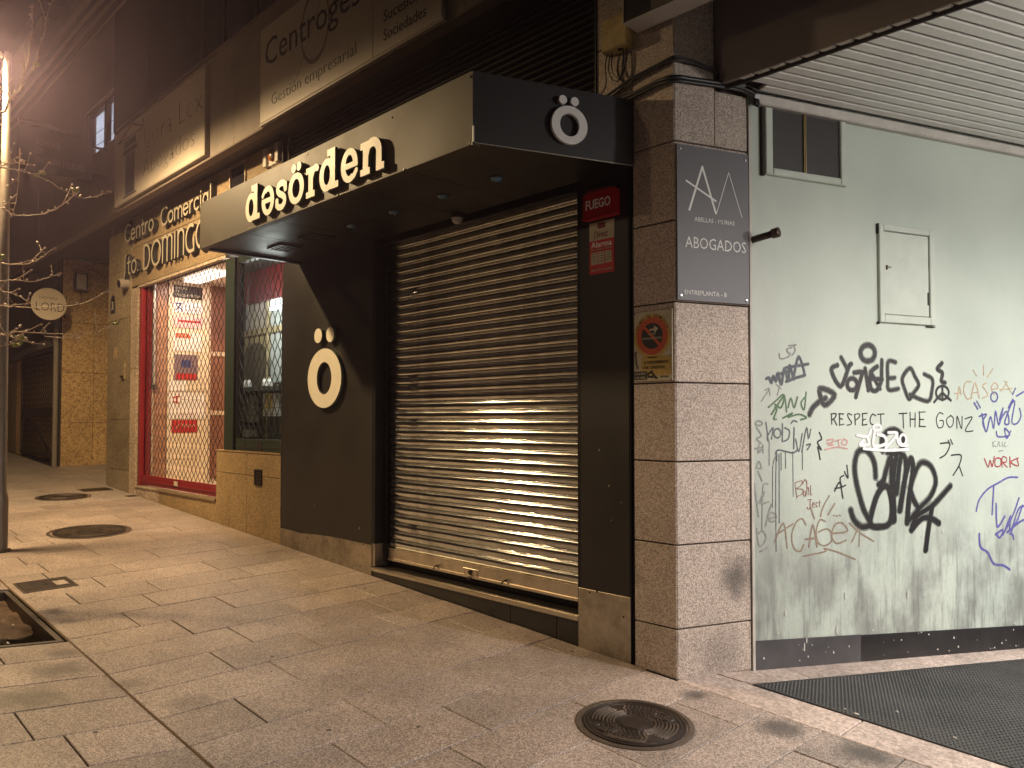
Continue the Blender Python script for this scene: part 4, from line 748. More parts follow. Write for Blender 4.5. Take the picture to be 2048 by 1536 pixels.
# pipe stub
p_a, p_b = WALL(.72, 0, 2.715), WALL(.80, .16, 2.765)
b = MB(); b.tube([WALL(.585, .0, 2.69), WALL(.635, .13, 2.705)], .022, 12); b.tube([WALL(.635, .13, 2.705), WALL(.642, .15, 2.7075), WALL(.650, .17, 2.71)], .031, 12)
smooth(b.build('pipe_stub', M['brown_metal'], pw, label='short brown pipe stub with a round cap sticking out of the green wall'))
# ceiling
pc = thing('passage_ceiling', (1.5, 2.5, 3.63), 'slatted cream metal ceiling over the passage', 'ceiling')
b = MB(); b.add([(-.4, .30, 3.672), (9, .30, 3.672), (12, 8.6, 3.672), (-.0, 8.6, 3.672)], [(0, 3, 2, 1)]); b.build('ceiling_backing', M['gap'], pc)
dn = .100 * WALL.n.x; 
for k in range(36):
    n0 = .045 + .003 + k * .0937; n1 = n0 + .0785
    c = .008
    w0a = (.302 - n0 * WALL.n.y) / WALL.u.y; w0b = (.302 - n1 * WALL.n.y) / WALL.u.y
    pr = [(n0, 3.652), (n0, 3.640), (n0 + c, 3.632), (n1 - c, 3.632), (n1, 3.640), (n1, 3.652)]
    b = MB(); v = []
    for n_, z_ in pr:
        w0 = (.302 - n_ * WALL.n.y) / WALL.u.y; v.append(WALL(max(w0, .3 if k else .6), n_, z_))
    v += [WALL(8.2, n_, z_) for n_, z_ in pr]
    b.add(v, [(i, i + 1, 7 + i, 6 + i) for i in range(5)] + [(0, 5, 4, 3, 2, 1)]); b.build('slat', M['slat'], pc)
bm_ = MB(); bm_.box(.10, 9, .296, .330, 3.640, 4.6); 
bo = thing('entrance_beam', (1.5, .3, 3.65), 'dark grey fascia beam over the passage mouth', 'beam'); bm_.build('face', M['beam'], bo)
MB().box(.10, 9, .3302, .345, 3.612, 3.665).build('edge_trim', M['gap'], bo)
MB().box(.09, .0995, .29, .345, 3.66, 4.6).build('corner_trim', M['gap'], bo)
# luminaire below the ceiling
op = thing('opposite_wall', WALL(4, 5.6, 0), 'plain pale wall on the far side of the passage', 'wall')
MB().fb(WALL, 1.9, 9, 5.6, 5.8, -1, 3.66).build('render_panel', M['pale_trim'], op)
lu = thing('fluorescent_luminaire', (3.07, 2.86, 3.5), 'white twin fluorescent batten hanging below the slatted passage ceiling', 'ceiling light')
MB().box(3.03, 3.11, 2.2, 3.5, 3.55, 3.60).build('body', M['white'], lu)
MB().tube([(3.07, 2.25, 3.53), (3.07, 3.45, 3.53)], .014, 10).build('tube', M['tube'], lu)
MB().box(3.06, 3.08, 2.3, 2.32, 3.60, 3.64).build('hanger', M['silver'], lu); MB().box(3.06, 3.08, 3.38, 3.40, 3.60, 3.64).build('hanger', M['silver'], lu)
l2 = copy_tree(lu); lu.location = (3.95, 3.68, 3.5); l2.location = (3.70, .95, 3.5); l2['label'] = 'added white batten at the passage mouth, dressing the fill light on the pillar'; lu['group'] = l2['group'] = 'fluorescent battens in the passage'
l3 = copy_tree(lu); l3.location = (4.97, 1.88, 3.5); l3['label'] = 'added white batten farthest from the green wall, dressing the ceiling fill light'  # fixture copy added where the ceiling fill light hangs
# ------------------------------------------------------------------ the dark shop front
sf = thing('shop_facade', (-2.6, .1, .1), 'black shop front with steel plinths framing the closed metal shutter', 'shop front')
def g0(x, y=0): return gz(x, y) - .02
# panels
MB().fb(FAC, -4.945, -3.245, -.02, 0, .40, 3.20, .003).build('cladding_panel', M['panel'], sf)
MB().fb(FAC, -3.2445, -3.20, -.155, -.0005, .445, 3.20).build('reveal_panel', M['black'], sf)
MB().fb(FAC, -.765, -.352, -.02, 0, .425, 3.20, .003).build('cladding_panel', M['panel'], sf)
MB().fb(FAC, -.792, -.767, -.15, -.003, .26, 3.20).build('reveal_panel', M['black'], sf)
MB().fb(FAC, -.351, -.318, -.03, -.012, g0(-.33), 3.24, .002).build('corner_angle', M['black'], sf)
MB().fb(FAC, -.345, -.340, -.012, .004, g0(-.33), 3.20).build('corner_angle', M['black'], sf)
MB().fb(FAC, -3.20, -.79, -.16, -.06, 3.128, 3.20).build('header', M['black'], sf)
MB().fb(FAC, -4.95, -.33, -.40, -.165, 0, 3.5).build('backing_wall', M['black'], sf)
MB().fb(FAC, -4.952, -4.948, -.03, .003, .44, 2.95).build('edge_trim', M['bar'], sf)
# steel plinths, bent top edge on the left one
for (x0, x1, top) in ((-4.947, -4.553, lambda x: .416 - .012 * max(0, (x + 4.75) / .2)), (-4.549, -3.243, lambda x: .402 + .012 * math.sin((x + 4.55) * 3.1) + (x + 4.55) * .028)):
    n_ = 10; xs = [x0 + (x1 - x0) * i / n_ for i in range(n_ + 1)]
    b = MB(); b.prism([FAC(x, -.01, g0(x)) for x in xs] + [FAC(x, -.01, top(x)) for x in xs[::-1]], Vector((0, -.016, 0))); b.build('steel_plinth', M['steel_plinth'], sf)
MB().fb(FAC, -3.2425, -3.198, -.16, -.002, .246, .445).build('steel_plinth', M['steel_plinth'], sf)
MB().fb(FAC, -.782, -.346, -.012, .006, 0, .428, .002, g0(-.78), g0(-.346)).build('steel_plinth', M['steel_plinth'], sf)
b = MB()
for x, z in ((-4.87, .385), (-4.38, .375), (-4.0, .385), (-3.37, .42), (-3.42, .22), (-3.9, .22), (-.68, .41), (-.62, .425), (-.40, .30)): b.lathe([(.007, 0), (.006, .003), (0, .0035)], lambda a, c, h, x=x, z=z: FAC(x + a, .006 + h, z + c), 8)
b.build('screw', M['black'], sf, kind='stuff')
b = MB()
for x, z, s in ((-4.75, .64, .006), (-4.25, .70, .008), (-4.1, .6, .005), (-3.45, .56, .012), (-.6, 1.35, .008), (-.52, 1.12, .008), (-.42, 1.02, .006), (-.5, .9, .005)):
    b.add([FAC(x - s * .5, .0012, z - s), FAC(x + s * .5, .0012, z - s * .6), FAC(x + s * .5, .0012, z + s), FAC(x - s * .3, .0012, z + s * .7)], [(0, 1, 2, 3)])
b.build('scuff', M['drip'], sf, kind='stuff')
# sill and riser
for x0, x1 in ((-3.243, -1.455), (-1.451, -.994), (-.990, -.784)):
    MB().fb(FAC, x0, x1, -.03, -.004, 0, .222, .003, g0(x0), g0(x1)).build('riser_stone', M['sill'], sf)
MB().fb(FAC, -3.24, -.783, -.165, -.0045, .2235, .238).build('sill_tread', M['sill'], sf)
b = MB(); pr = [(-.025, .2385), (-.004, .2385), (.006, .236), (.009, .228), (.009, .204), (.005, .203), (.005, .226), (-.004, .2332), (-.025, .2345)]
b.prism([FAC(-3.242, n_, z_) for n_, z_ in pr], Vector((2.458, 0, 0))); b.build('sill_nosing', M['bar'], sf)
# ring emblem on the left panel
E_ = [('e', -4.022, 1.952, .312, .288, .137, .157)]
shape(E_, FAC, .012, .040, [M['cream'], M['cream_side']], sf, 'emblem_ring', .006, side=1)
for x, z in ((-4.137, 2.372), (-3.913, 2.367)): shape([('d', x, z, .072, .072)], FAC, .012, .042, [M['cream'], M['cream_side']], sf, 'emblem_dot', .005, side=1)
# ------------------------------------------------------------------ roller shutter
rs = thing('roller_shutter', (-2.0, .13, .3), 'closed grooved metal roller shutter of the dark shop', 'shutter')
SH0, SH1, YS_ = -3.198, -.794, .118
pitch = .0762
prof = [(-.006, 0), (-.002, .001), (.0005, .004), (.0035, .012), (.0053, .021), (.0059, .030), (.0053, .039), (.0035, .048), (.0005, .056), (-.0004, .0568), (-.0004, .0585), (.0022, .0592), (.0030, .0615), (.0022, .0638), (-.0012, .0645), (-.0012, .0662), (.0022, .0669), (.0030, .0695), (.0020, .0720), (-.005, .0730), (-.006, .0762)]
nx = 14
xs = [SH0 + (SH1 - SH0) * i / nx for i in range(nx + 1)]
FS = fac_at(YS_)
k = len(prof); variants = []
for q_ in range(7):                    # seven slightly different dented slats, reused up the curtain
    b = MB(); bow = random.uniform(-.0016, .0016); ph = random.uniform(0, 6)
    xs = [SH0] + sorted(random.uniform(SH0 + .1, SH1 - .1) for _ in range(nx - 1)) + [SH1]
    for x in xs:
        t_ = (x - SH0) / (SH1 - SH0); dy = bow * math.sin(t_ * math.pi) + .0009 * math.sin(t_ * 9 + ph) + random.uniform(-.0007, .0007); tw = random.uniform(-.0009, .0009)
        b.v += [FS(x, n_ + dy + tw * z_ / .04, .415 + z_) for n_, z_ in prof]
    for i in range(nx):
        for j in range(k - 1): b.f.append((i * k + j, (i + 1) * k + j, (i + 1) * k + j + 1, i * k + j + 1)); b.mi.append(0)
    s0 = b.build('slat', M['shutter'], rs); smooth(s0); variants.append(s0)
order = [random.randrange(7) for _ in range(36)]
for i in range(36):
    if i < 7: o = variants[i]; o.location = (0, random.uniform(-.0006, .0006), i * pitch)
    else: o = instance(variants[order[i]], rs, (0, 0, 0)); o.location = (0, random.uniform(-.0006, .0006), i * pitch)
    o.rotation_euler.x = random.uniform(-.010, .010)
    # keep the hinge line in place while the slat leans a little
    base = WL[rs.name]; zc = .415 - base.z; yc = YS_ - base.y; a_ = o.rotation_euler.x
    o.location.y += yc - (yc * math.cos(a_) - zc * math.sin(a_)); o.location.z += zc - (yc * math.sin(a_) + zc * math.cos(a_))
bb = MB(); pr = [(-.012, .296), (.012, .296), (.020, .300), (.020, .318), (.010, .322), (.010, .395), (.016, .399), (.016, .409), (-.010, .413)]
bb.prism([FS(SH0, n_, z_) for n_, z_ in pr], Vector((SH1 - SH0, 0, 0))); bar = bb.build('bottom_bar', M['bar'], rs)
for x in (-2.43, -1.595):
    b = MB(); b.tube([FS(x - .045, .03, .312), FS(x + .0, .034, .345), FS(x + .004, .012, .345)], .005, 8); b.tube([FS(x, .034, .345), FS(x + .035, .026, .322)], .004, 8); b.build('pull_handle', M['iron'], rs)
MB().fb(FS, -2.10, -1.93, .0105, .016, .322, .372, .002).build('lock_plate', M['bar'], rs)
b = MB(); b.lathe([(.022, .016), (.020, .026), (.008, .027), (.008, .018), (0, .018)], lambda a, c, h: FS(-2.01 + a, h, .345 + c), 14); b.lathe([(.014, .02), (.012, .034), (0, .034)], lambda a, c, h: FS(-2.016 + a * 1.4, h, .298 + c), 10); b.build('lock_cylinder', M['iron'], rs)
b = MB()
for x, z in ((-2.09, .36), (-2.085, .335), (-1.94, .36), (-1.945, .332)): b.lathe([(.006, .0162), (.005, .020), (0, .020)], lambda a, c, h, x=x, z=z: FS(x + a, h, z + c), 8)
b.build('screw', M['brass'], rs, kind='stuff')
for x0, x1 in ((-3.199, -3.150), (-.800, -.7925)): MB().fb(FAC, x0, x1, -.1, -.088, .30, 3.128).build('guide_rail', M['black'], rs)

# ------------------------------------------------------------------ canopy with the raised shop name
ca = thing('shop_canopy', (-2.6, -.5, 3.36), 'boxed shop canopy with the raised cream name desörden', 'canopy')
XL, XR, YF, ZB, ZT = -4.600, -.690, -1.025, 3.158, 3.583
FC = fac_at(YF)
sk = WALL.n.y / 1
def xe(y): return -.304 + (WALL.u.x / WALL.u.y) * y       # end wall line
b = MB(); b.fb(FC, XL, -2.62, -.012, 0, ZB, ZT).build('front_panel', M['canopy'], ca)
b = MB(); b.fb(FC, -2.617, XR, -.012, 0, ZB, ZT).build('front_panel', M['canopy'], ca)
w0, w1 = -1.094, -.003
b = MB(); b.fb(CEND, w0 + .0, w1, -.012, .0, ZB, ZT); b.build('end_panel', M['canopy_end'], ca)
MB().fb(CEND, w0 + .004, w1, .0003, .002, ZB, ZB + .004).build('end_trim', M['bar'], ca)
MB().fb(CEND, w0 - .001, w0 + .008, -.008, .003, ZB, ZB + .10).build('corner_trim', M['cream'], ca)
b = MB(); b.box(XL, XL + .012, YF + .013, 0, ZB, ZT); b.build('end_panel', M['canopy'], ca)
b = MB(); b.prism([(XL + .013, YF + .013, ZT - .03), (XR - .005, YF + .013, ZT - .03), (xe(-.01) - .014, -.002, ZT - .03), (XL + .013, -.002, ZT - .03)], (0, 0, .02)); b.build('top_sheet', M['canopy'], ca)
# soffit of black panels with fine joints
xs = [XL + .05, -3.77, -3.17, -2.58, -1.98, -1.39]
for i in range(len(xs)):
    x0, x1 = xs[i] + .003, (xs[i + 1] - .003 if i + 1 < len(xs) else None)
    b = MB()
    if x1 is None: P = [(x0, YF + .05), (xe(YF + .05) - .02, YF + .05), (xe(-.01) - .02, -.003), (x0, -.003)]
    else: P = [(x0, YF + .05), (x1, YF + .05), (x1, -.003), (x0, -.003)]
    b.prism([(x, y, ZB + .006) for x, y in P], (0, 0, .012)); b.build('soffit_panel', M['black'], ca)
MB().fb(FC, XL, XR + .008, -.05, .006, ZB - .012, ZB - .0005, .002).build('bottom_trim', M['canopy'], ca)
MB().box(XL - .002, XL + .05, YF + .055, -.003, ZB - .012, ZB + .005).build('bottom_trim', M['black'], ca)
b = MB()
for i, (x, z) in enumerate(((XL + .03, ZT - .02), (XL + .02, ZB + .02), (-3.9, ZB - .004), (-3.1, ZB - .004), (-2.15, ZB - .004), (-1.35, ZB - .004), (-2.6, ZT - .02), (-1.5, ZT - .05), (-.71, ZT - .03), (-.712, ZB + .004), (-1.52, ZB + .02))): b.lathe([(.008, 0), (.007, .004), (0, .005)], lambda a, c, h, x=x, z=z: FC(x + a, h + (.006 if z < ZB else 0), z + c), 8)
b.build('bolt', M['iron'], ca, kind='stuff')
MB().fb(CEND, w0 - .006, w0 + .01, -.01, .006, ZB - .014, ZB + .004).build('corner_bolt', M['iron'], ca)
MB().fb(FC, -3.6, -1.45, .0, .001, ZB + .012, ZB + .014).build('wet_line', M['drip'], ca)
b = MB()
for k in range(34):
    x = random.uniform(-3.56, -1.56); h = random.uniform(.012, .04); s = random.uniform(.0008, .0022)
    b.add([FC(x - s, .0014, ZB + .004), FC(x + s, .0014, ZB + .004), FC(x + s * .6, .0014, ZB + .004 + h), FC(x - s * .6, .0014, ZB + .004 + h)], [(0, 1, 2, 3)])
b.build('water_mark', M['drip'], ca, kind='stuff')
# spot lamps (unlit) and grilles
for x in (-2.882, -2.279, -1.676, -1.103):
    b = MB(); y0 = -.458; b.lathe([(.062, -.001), (.060, -.006), (.046, -.006), (.044, .003)], lambda a, c, h, x=x: (x + a, y0 + c, ZB + .005 + h), 24); sr = b.build('spotlight', M['black'], ca)
    b = MB(); b.lathe([(.042, .000), (.034, -.012), (.018, -.019), (0, -.021)], lambda a, c, h, x=x: (x + a, y0 + c, ZB + .002 + h), 20); smooth(b.build('lens', M['spot_lens'], sr))
for x in (-4.053, -3.467):
    b = MB(); b.box(x - .13, x + .13, -.56, -.54, ZB - .004, ZB + .005); b.box(x - .13, x + .13, -.36, -.34, ZB - .004, ZB + .005); b.box(x - .13, x - .11, -.54, -.36, ZB - .004, ZB + .005); b.box(x + .11, x + .13, -.54, -.36, ZB - .004, ZB + .005)
    for q in range(4): b.box(x - .11, x + .11, -.525 + q * .045, -.505 + q * .045, ZB - .002, ZB + .005)
    b.build('soffit_grille', M['canopy_end'], ca)
# letters: unit = metres, x-height .228
XH = .228
def ring(w, t=.056, tz=.046): return ('e', w / 2, XH / 2, w / 2, XH / 2 + .006, w / 2 - t, XH / 2 + .006 - tz)
def L_d(): return [ring(.205, .058, .048), ('b', .150, .0, .214, .295), ('b', .108, .245, .16, .295), ('b', .16, 0, .258, .046)]
def L_e(flip):
    w = .214; p = [ring(w, .058, .046), ('x', .135, .048, .30, .092), ('b', .03, .092, w - .018, .132)]
    p.append(('s', [(.13, .018), (.165, .030), (.196, .062)], .040))
    if flip: p = [mirror(q, w) for q in p]
    return p
def mirror(q, w):                       # half-turn of a primitive about the letter centre
    f = lambda x: w - x; gz_ = lambda z: XH - z
    if q[0] == 's': return ('s', [(f(a), gz_(c)) for a, c in q[1]], q[2])
    if q[0] in 'bx': return (q[0], f(q[3]), gz_(q[4]), f(q[1]), gz_(q[2]))
    return (q[0], f(q[1]), gz_(q[2])) + q[3:]
S_ = cat([(.162, .150), (.150, .190), (.105, .206), (.055, .196), (.036, .162), (.060, .132), (.105, .112), (.146, .086), (.150, .048), (.115, .020), (.070, .018), (.034, .036), (.024, .075)], 5)
LET = [(-3.575, L_d()), (-3.281, L_e(True)), (-3.045, [('s', S_, .050), ('b', .150, .140, .186, .205), ('b', 0, .025, .040, .085)]),
       (-2.833, [ring(.240, .062, .048)]), (-2.560, [('b', .035, 0, .100, .226), ('b', 0, .180, .06, .226), ('b', 0, 0, .125, .046), ('s', cat([(.080, .150), (.100, .190), (.135, .208), (.160, .200)], 5), .050)]),
       (-2.365, L_d()), (-2.070, L_e(False)),
       (-1.823, [('b', .032, 0, .096, .228), ('b', 0, .180, .06, .228), ('b', 0, 0, .115, .046), ('s', cat([(.075, .150), (.095, .188), (.135, .206), (.185, .196), (.218, .155), (.222, .10), (.222, .03)], 5), .062), ('b', .190, 0, .254, .10), ('b', .190, 0, .283, .046)])]
for x, pr in LET: shape(off(pr, x, 3.203), FC, .006, .032, [M['cream'], M['cream_side']], ca, 'letter', .0032, side=1)
for x in (-2.752, -2.672): shape([('d', x, 3.478, .034, .034)], FC, .006, .032, [M['cream'], M['cream_side']], ca, 'letter_dot', .003, side=1)
shape([('e', -.477, 3.342, .122, .117, .066, .071)], CEND, .012, .034, [M['white'], M['white']], ca, 'emblem_ring', .003, side=1)
for u in (-.522, -.441): shape([('d', u, 3.492, .027, .027)], CEND, .012, .034, [M['white'], M['white']], ca, 'emblem_dot', .002, side=1)

# small things under and beside the canopy
t = thing('security_camera', (-1.99, -.02, 3.12), 'small dome camera under the canopy above the shutter', 'camera')
b = MB(); b.lathe([(.055, .03), (.055, .0), (.050, -.008)], lambda a, c, h: (-1.99 + a, -.06 + c, 3.135 + h), 20); b.build('mount', M['iron'], t)
b = MB(); b.lathe([(.044, -.004), (.040, -.03), (.022, -.048), (0, -.052)], lambda a, c, h: (-1.99 + a, -.06 + c, 3.135 + h), 20); smooth(b.build('dome', M['pale_trim'], t))
t = thing('alarm_box', (-.555, -.03, 2.96), 'red plastic fire alarm box reading FUEGO on the black panel', 'alarm')
b = MB(); pr = [(-.697, 2.885), (-.420, 2.885), (-.418, 3.035), (-.445, 3.052), (-.665, 3.052), (-.697, 3.03)]
b.prism([FAC(x, .0, z) for x, z in pr], Vector((0, -.045, 0))); b.build('cover', M['fuego'], t)
MB().fb(FAC, -.66, -.47, .002, .048, 3.046, 3.062).build('top_rib', M['dkred'], t)
MB().fb(FAC, -.70, -.417, .001, .05, 2.872, 2.886).build('base_rim', M['fuego'], t)
lettering('FUEGO', FAC, -.672, -.462, 2.935, 2.998, .0455, M['white_print'], t, weight=.015)
t = thing('alarm_notice', (-.57, 0, 2.69), 'red and white alarm company notice with three small cards', 'notice')
MB().fb(FAC, -.677, -.467, .0005, .004, 2.735, 2.855).build('white_half', M['plate'], t)
MB().fb(FAC, -.677, -.467, .0005, .004, 2.512, 2.7345).build('red_half', M['red_print'], t)
MB().fb(FAC, -.605, -.540, .004, .0052, 2.81, 2.845).build('logo_block', M['dkred'], t)
lettering('Direct', FAC, -.638, -.515, 2.75, 2.795, .0042, M['dkred'], t, shear=.35)
lettering('Alarma', FAC, -.662, -.485, 2.687, 2.726, .0042, M['white_print'], t, weight=.012)
lettering('con aviso a Policía', FAC, -.664, -.482, 2.668, 2.682, .0042, M['plate'], t)
for i in range(3):
    x = -.66 + i * .060
    MB().fb(FAC, x, x + .052, .004, .0052, 2.575, 2.655).build('card', M['plate'], t)
    b = MB(); [b.fb(FAC, x + .008, x + .044, .0052, .0058, 2.642 - q * .016, 2.646 - q * .016) for q in range(4)]; b.build('card_print', M['grey_print'], t)
lettering('902 195 195   www.alarma', FAC, -.660, -.480, 2.53, 2.545, .0042, M['plate'], t)
# no parking plate on the pillar
t = thing('no_parking_sign', (-.163, -.01, 2.0), 'weathered yellow no parking plate VADO PERMANENTE fixed on the granite pillar', 'sign')
u0, u1, z0, z1 = -.306, -.018, 1.787, 2.221
MB().fb(FAC, u0, u1, .002, .008, z0, z1, .002).build('plate', M['plate'], t)
cx, cz = -.166, 2.066
shape([('d', cx, cz, .138, .138)], FAC, .0082, .009, M['yellow'], t, 'yellow_disc')
shape([('d', cx, cz, .117, .117)], FAC, .0092, .010, M['orange_red'], t, 'red_ring')
shape([('d', cx, cz, .080, .080)], FAC, .0102, .011, M['navy'], t, 'dark_disc')
shape([('s', [(cx - .066, cz + .066), (cx + .066, cz - .066)], .020)], FAC, .0112, .0118, M['orange_red'], t, 'diagonal_bar')
shape([('s', [(cx - .012, cz + .038), (cx + .022, cz + .040)], .012), ('s', [(cx + .02, cz + .022), (cx + .042, cz + .042), (cx + .02, cz + .058), (cx + .02, cz + .022)], .008), ('s', [(cx + .027, cz + .04), (cx + .026, cz + .041)], .02)], FAC, .0118, .0124, M['plate'], t, 'arrow_print', .0015)
lettering('VADO', FAC, cx - .026, cx + .030, cz + .004, cz + .018, .0122, M['plate'], t)
lettering('PERMANENTE', FAC, cx - .072, cx + .076, cz - .022, cz - .008, .0122, M['plate'], t)
b = MB(); s_ = 'SALIDA DE VEHICULOS'
for i, chh in enumerate(s_):
    if chh == ' ': continue
    a = R(158 - i * 136 / (len(s_) - 1)); r_ = .127
    Fr = Frame(FAC(cx + r_ * math.cos(a), 0, cz + r_ * math.sin(a)), (math.sin(a), 0, -math.cos(a)), (0, -1, 0))
    v, f = text_vf(chh, -.0055, .0055, -.008, .008)
    base = len(b.v); up = Vector((math.cos(a), 0, math.sin(a)))
    b.v += [Fr.o + Fr.u * p[0] + up * p[1] + Vector((0, -(.0093 + (p[2] + .01) * .03), 0)) for p in v]; b.f += [tuple(base + q for q in ff) for ff in f]; b.mi += [0] * len(f)
b.build('arched_lettering', M['blackprint'], t)
MB().fb(FAC, u0 + .055, u1 - .008, .0082, .009, z0 + .035, z0 + .150).build('yellow_panel', M['yellow'], t)
lettering('AYUNTAMIENTO', FAC, -.228, -.045, 1.893, 1.912, .0092, M['blackprint'], t); lettering('DE ORENSE', FAC, -.228, -.070, 1.862, 1.880, .0092, M['blackprint'], t)
lettering('Nº 1426', FAC, -.10, -.045, 1.806, 1.818, .0092, M['blackprint'], t)
MB().fb(FAC, -.303, -.205, .0092, .0100, 1.797, 1.850).build('sticker', M['blackprint'], t)
lettering('TE 8 ÁÁO', FAC, -.297, -.212, 1.828, 1.845, .0102, M['plate'], t); lettering('LTE OÉA', FAC, -.297, -.212, 1.802, 1.820, .0102, M['plate'], t)
shape([('s', [(-.20, 1.83), (-.17, 1.845), (-.155, 1.82), (-.135, 1.805)], .016), ('s', [(-.195, 1.815), (-.16, 1.812)], .014)], FAC, .0092, .0100, M['blackprint'], t, 'sticker')
shape([('s', [(-.293, 1.955), (-.288, 1.90), (-.276, 1.87)], .012), ('s', [(-.298, 1.965), (-.285, 1.972)], .012)], FAC, .0082, .009, M['grey_print'], t, 'stain_mark')
b = MB()
for x, z in ((-.298, 2.212), (-.025, 2.214), (-.025, 1.94), (-.298, 1.80), (-.026, 1.795)): b.lathe([(.005, .008), (.004, .011), (0, .011)], lambda a, c, h, x=x, z=z: FAC(x + a, h, z + c), 8)
b.build('screw', M['iron'], t, kind='stuff')
# lawyers' plaque on the side of the pillar
t = thing('lawyer_plaque', WALL(.28, .02, 2.75), 'tall anthracite plaque reading ABOGADOS on the side of the granite pillar', 'sign')
MB().fb(WALL, .006, .548, .006, .016, 2.272, 3.225, .002).build('plate', M['plaque'], t)
shape([('s', [(.095, 2.828), (.193, 3.104), (.292, 2.826)], .0135), ('s', [(.074, 3.004), (.293, 2.902)], .0115)], WALL, .0163, .0173, M['white_print'], t, 'logo', .002)
shape([('s', [(.298, 2.826), (.393, 3.094), (.492, 2.821)], .0045)], WALL, .0163, .0171, M['white_print'], t, 'logo', .0014)
lettering('ABELLAS - MURIAS', WALL, .132, .434, 2.762, 2.789, .0163, M['white_print'], t)
lettering('ABOGADOS', WALL, .063, .521, 2.595, 2.664, .0163, M['white_print'], t, weight=-.006)
lettering('ENTREPLANTA - B', WALL, .056, .370, 2.309, 2.336, .0163, M['white_print'], t)
for w, z in ((.030, 3.195), (.522, 3.185), (.030, 2.30), (.522, 2.298)):
    b = MB(); b.lathe([(.009, .001), (.009, .019), (.006, .022), (0, .0225)], lambda a, c, h, w=w, z=z: WALL(w + a, h, z + c), 12); b.build('fixing_bolt', M['silver'], t)
# junction box, cables, light box
t = thing('junction_box', (-.40, -.05, 4.03), 'aged yellowish junction box on the pillar above the canopy', 'junction box')
MB().fb(FAC, -.503, -.299, -.003, .085, 3.925, 4.14, .008).build('body', M['box_yellow'], t)
b = MB(); b.lathe([(.020, 0), (.018, -.006), (0, -.006)], lambda a, c, h: (-.375 + a, -.045 + c * .7, 3.925 + h), 12); b.build('gland', M['iron'], t)
for i, pts in enumerate(([(-.48, 3.925), (-.495, 3.84), (-.47, 3.77), (-.42, 3.735), (-.375, 3.78), (-.345, 3.86), (-.35, 3.93)], [(-.455, 3.925), (-.46, 3.84), (-.435, 3.77), (-.40, 3.745), (-.37, 3.80), (-.365, 3.93)], [(-.49, 3.93), (-.505, 3.85), (-.50, 3.76), (-.52, 3.70), (-.62, 3.64)])):
    b = MB(); b.tube([FAC(x, .02 + .01 * i, z) for x, z in cat(pts, 4)], .0045, 6); b.build('wire', M['cable'], t)
def cable(pts_f, pts_w, r, label, m='cable'):
    P = [FAC(x, n_, z) for x, n_, z in pts_f] + [WALL(w, n_, z) for w, n_, z in pts_w]
    b = MB(); b.tube([Vector(q) for q in cat([tuple(p) for p in P], 5)], r, 8); o = smooth(b.build('cable', M[m])); tag(o, label, 'cable', 'cables round the top of the pillar'); return o
cable([(-.95, .03, 3.60), (-.55, .02, 3.66), (-.323, .018, 3.718), (-.152, .018, 3.738), (-.012, .022, 3.75)], [(.02, .022, 3.755), (.10, .02, 3.752), (.22, .018, 3.735), (.312, .016, 3.722), (.318, .012, 3.66)], .009, 'upper black cable bent round the granite pillar')
cable([(-.9, .03, 3.585), (-.5, .02, 3.645), (-.323, .02, 3.70), (-.15, .02, 3.722), (-.012, .022, 3.735)], [(.02, .022, 3.74), (.10, .02, 3.738), (.22, .018, 3.722), (.31, .014, 3.71)], .007, 'thin cable just under the uppermost one on the pillar')
cable([(-.52, .03, 3.60), (-.386, .022, 3.612), (-.25, .024, 3.615), (-.10, .024, 3.632), (-.012, .028, 3.628)], [(.02, .028, 3.628), (.10, .024, 3.632), (.25, .024, 3.640), (.42, .03, 3.642), (.52, .038, 3.628), (.585, .042, 3.598), (.588, .04, 3.54)], .015, 'thick lower black cable running to the ceiling corner')
cable([(-.6, .03, 3.56), (-.45, .024, 3.585), (-.30, .024, 3.592), (-.12, .024, 3.612), (-.012, .026, 3.606)], [(.02, .026, 3.606), (.12, .024, 3.612), (.28, .024, 3.620), (.45, .03, 3.622), (.53, .04, 3.605), (.595, .05, 3.575), (.598, .048, 3.53)], .011, 'second thick cable tied below the lower black one')
cable([], [(.42, .03, 3.65), (.50, .05, 3.655), (.56, .06, 3.635), (.62, .055, 3.63), (.9, .05, 3.636), (1.3, .046, 3.630)], .006, 'thin loop of cable hanging at the ceiling corner')
t = thing('cable_clamp', WALL(.46, .04, 3.64), 'small shiny zinc clamp on the cables at the ceiling corner', 'clamp')
MB().fb(WALL, .44, .50, .048, .056, 3.637, 3.657).build('plate', M['silver'], t); b = MB(); b.tube([WALL(.44, .05, 3.647), WALL(.41, .052, 3.662), WALL(.39, .045, 3.655)], .006, 8); b.build('hook', M['silver'], t)
MB().fb(WALL, .565, .605, .058, .064, 3.575, 3.60).build('plate', M['silver'], t)
t = thing('lightbox_sign', (.05, -.09, 4.1), 'unlit light box sign with pale underside above the corner pillar', 'sign')
MB().box(-.262, .60, -.165, -.008, 4.000, 4.006).build('bottom_sheet', M['pale_trim'], t)
MB().box(-.262, -.256, -.165, -.008, 4.006, 4.7).build('end_sheet', M['pale_trim'], t)
MB().box(-.256, .60, -.160, -.008, 4.0065, 4.7).build('black_face', M['black'], t)
MB().box(-.05, .60, -.163, -.1602, 4.012, 4.7).build('grey_face', M['grey_print'], t)
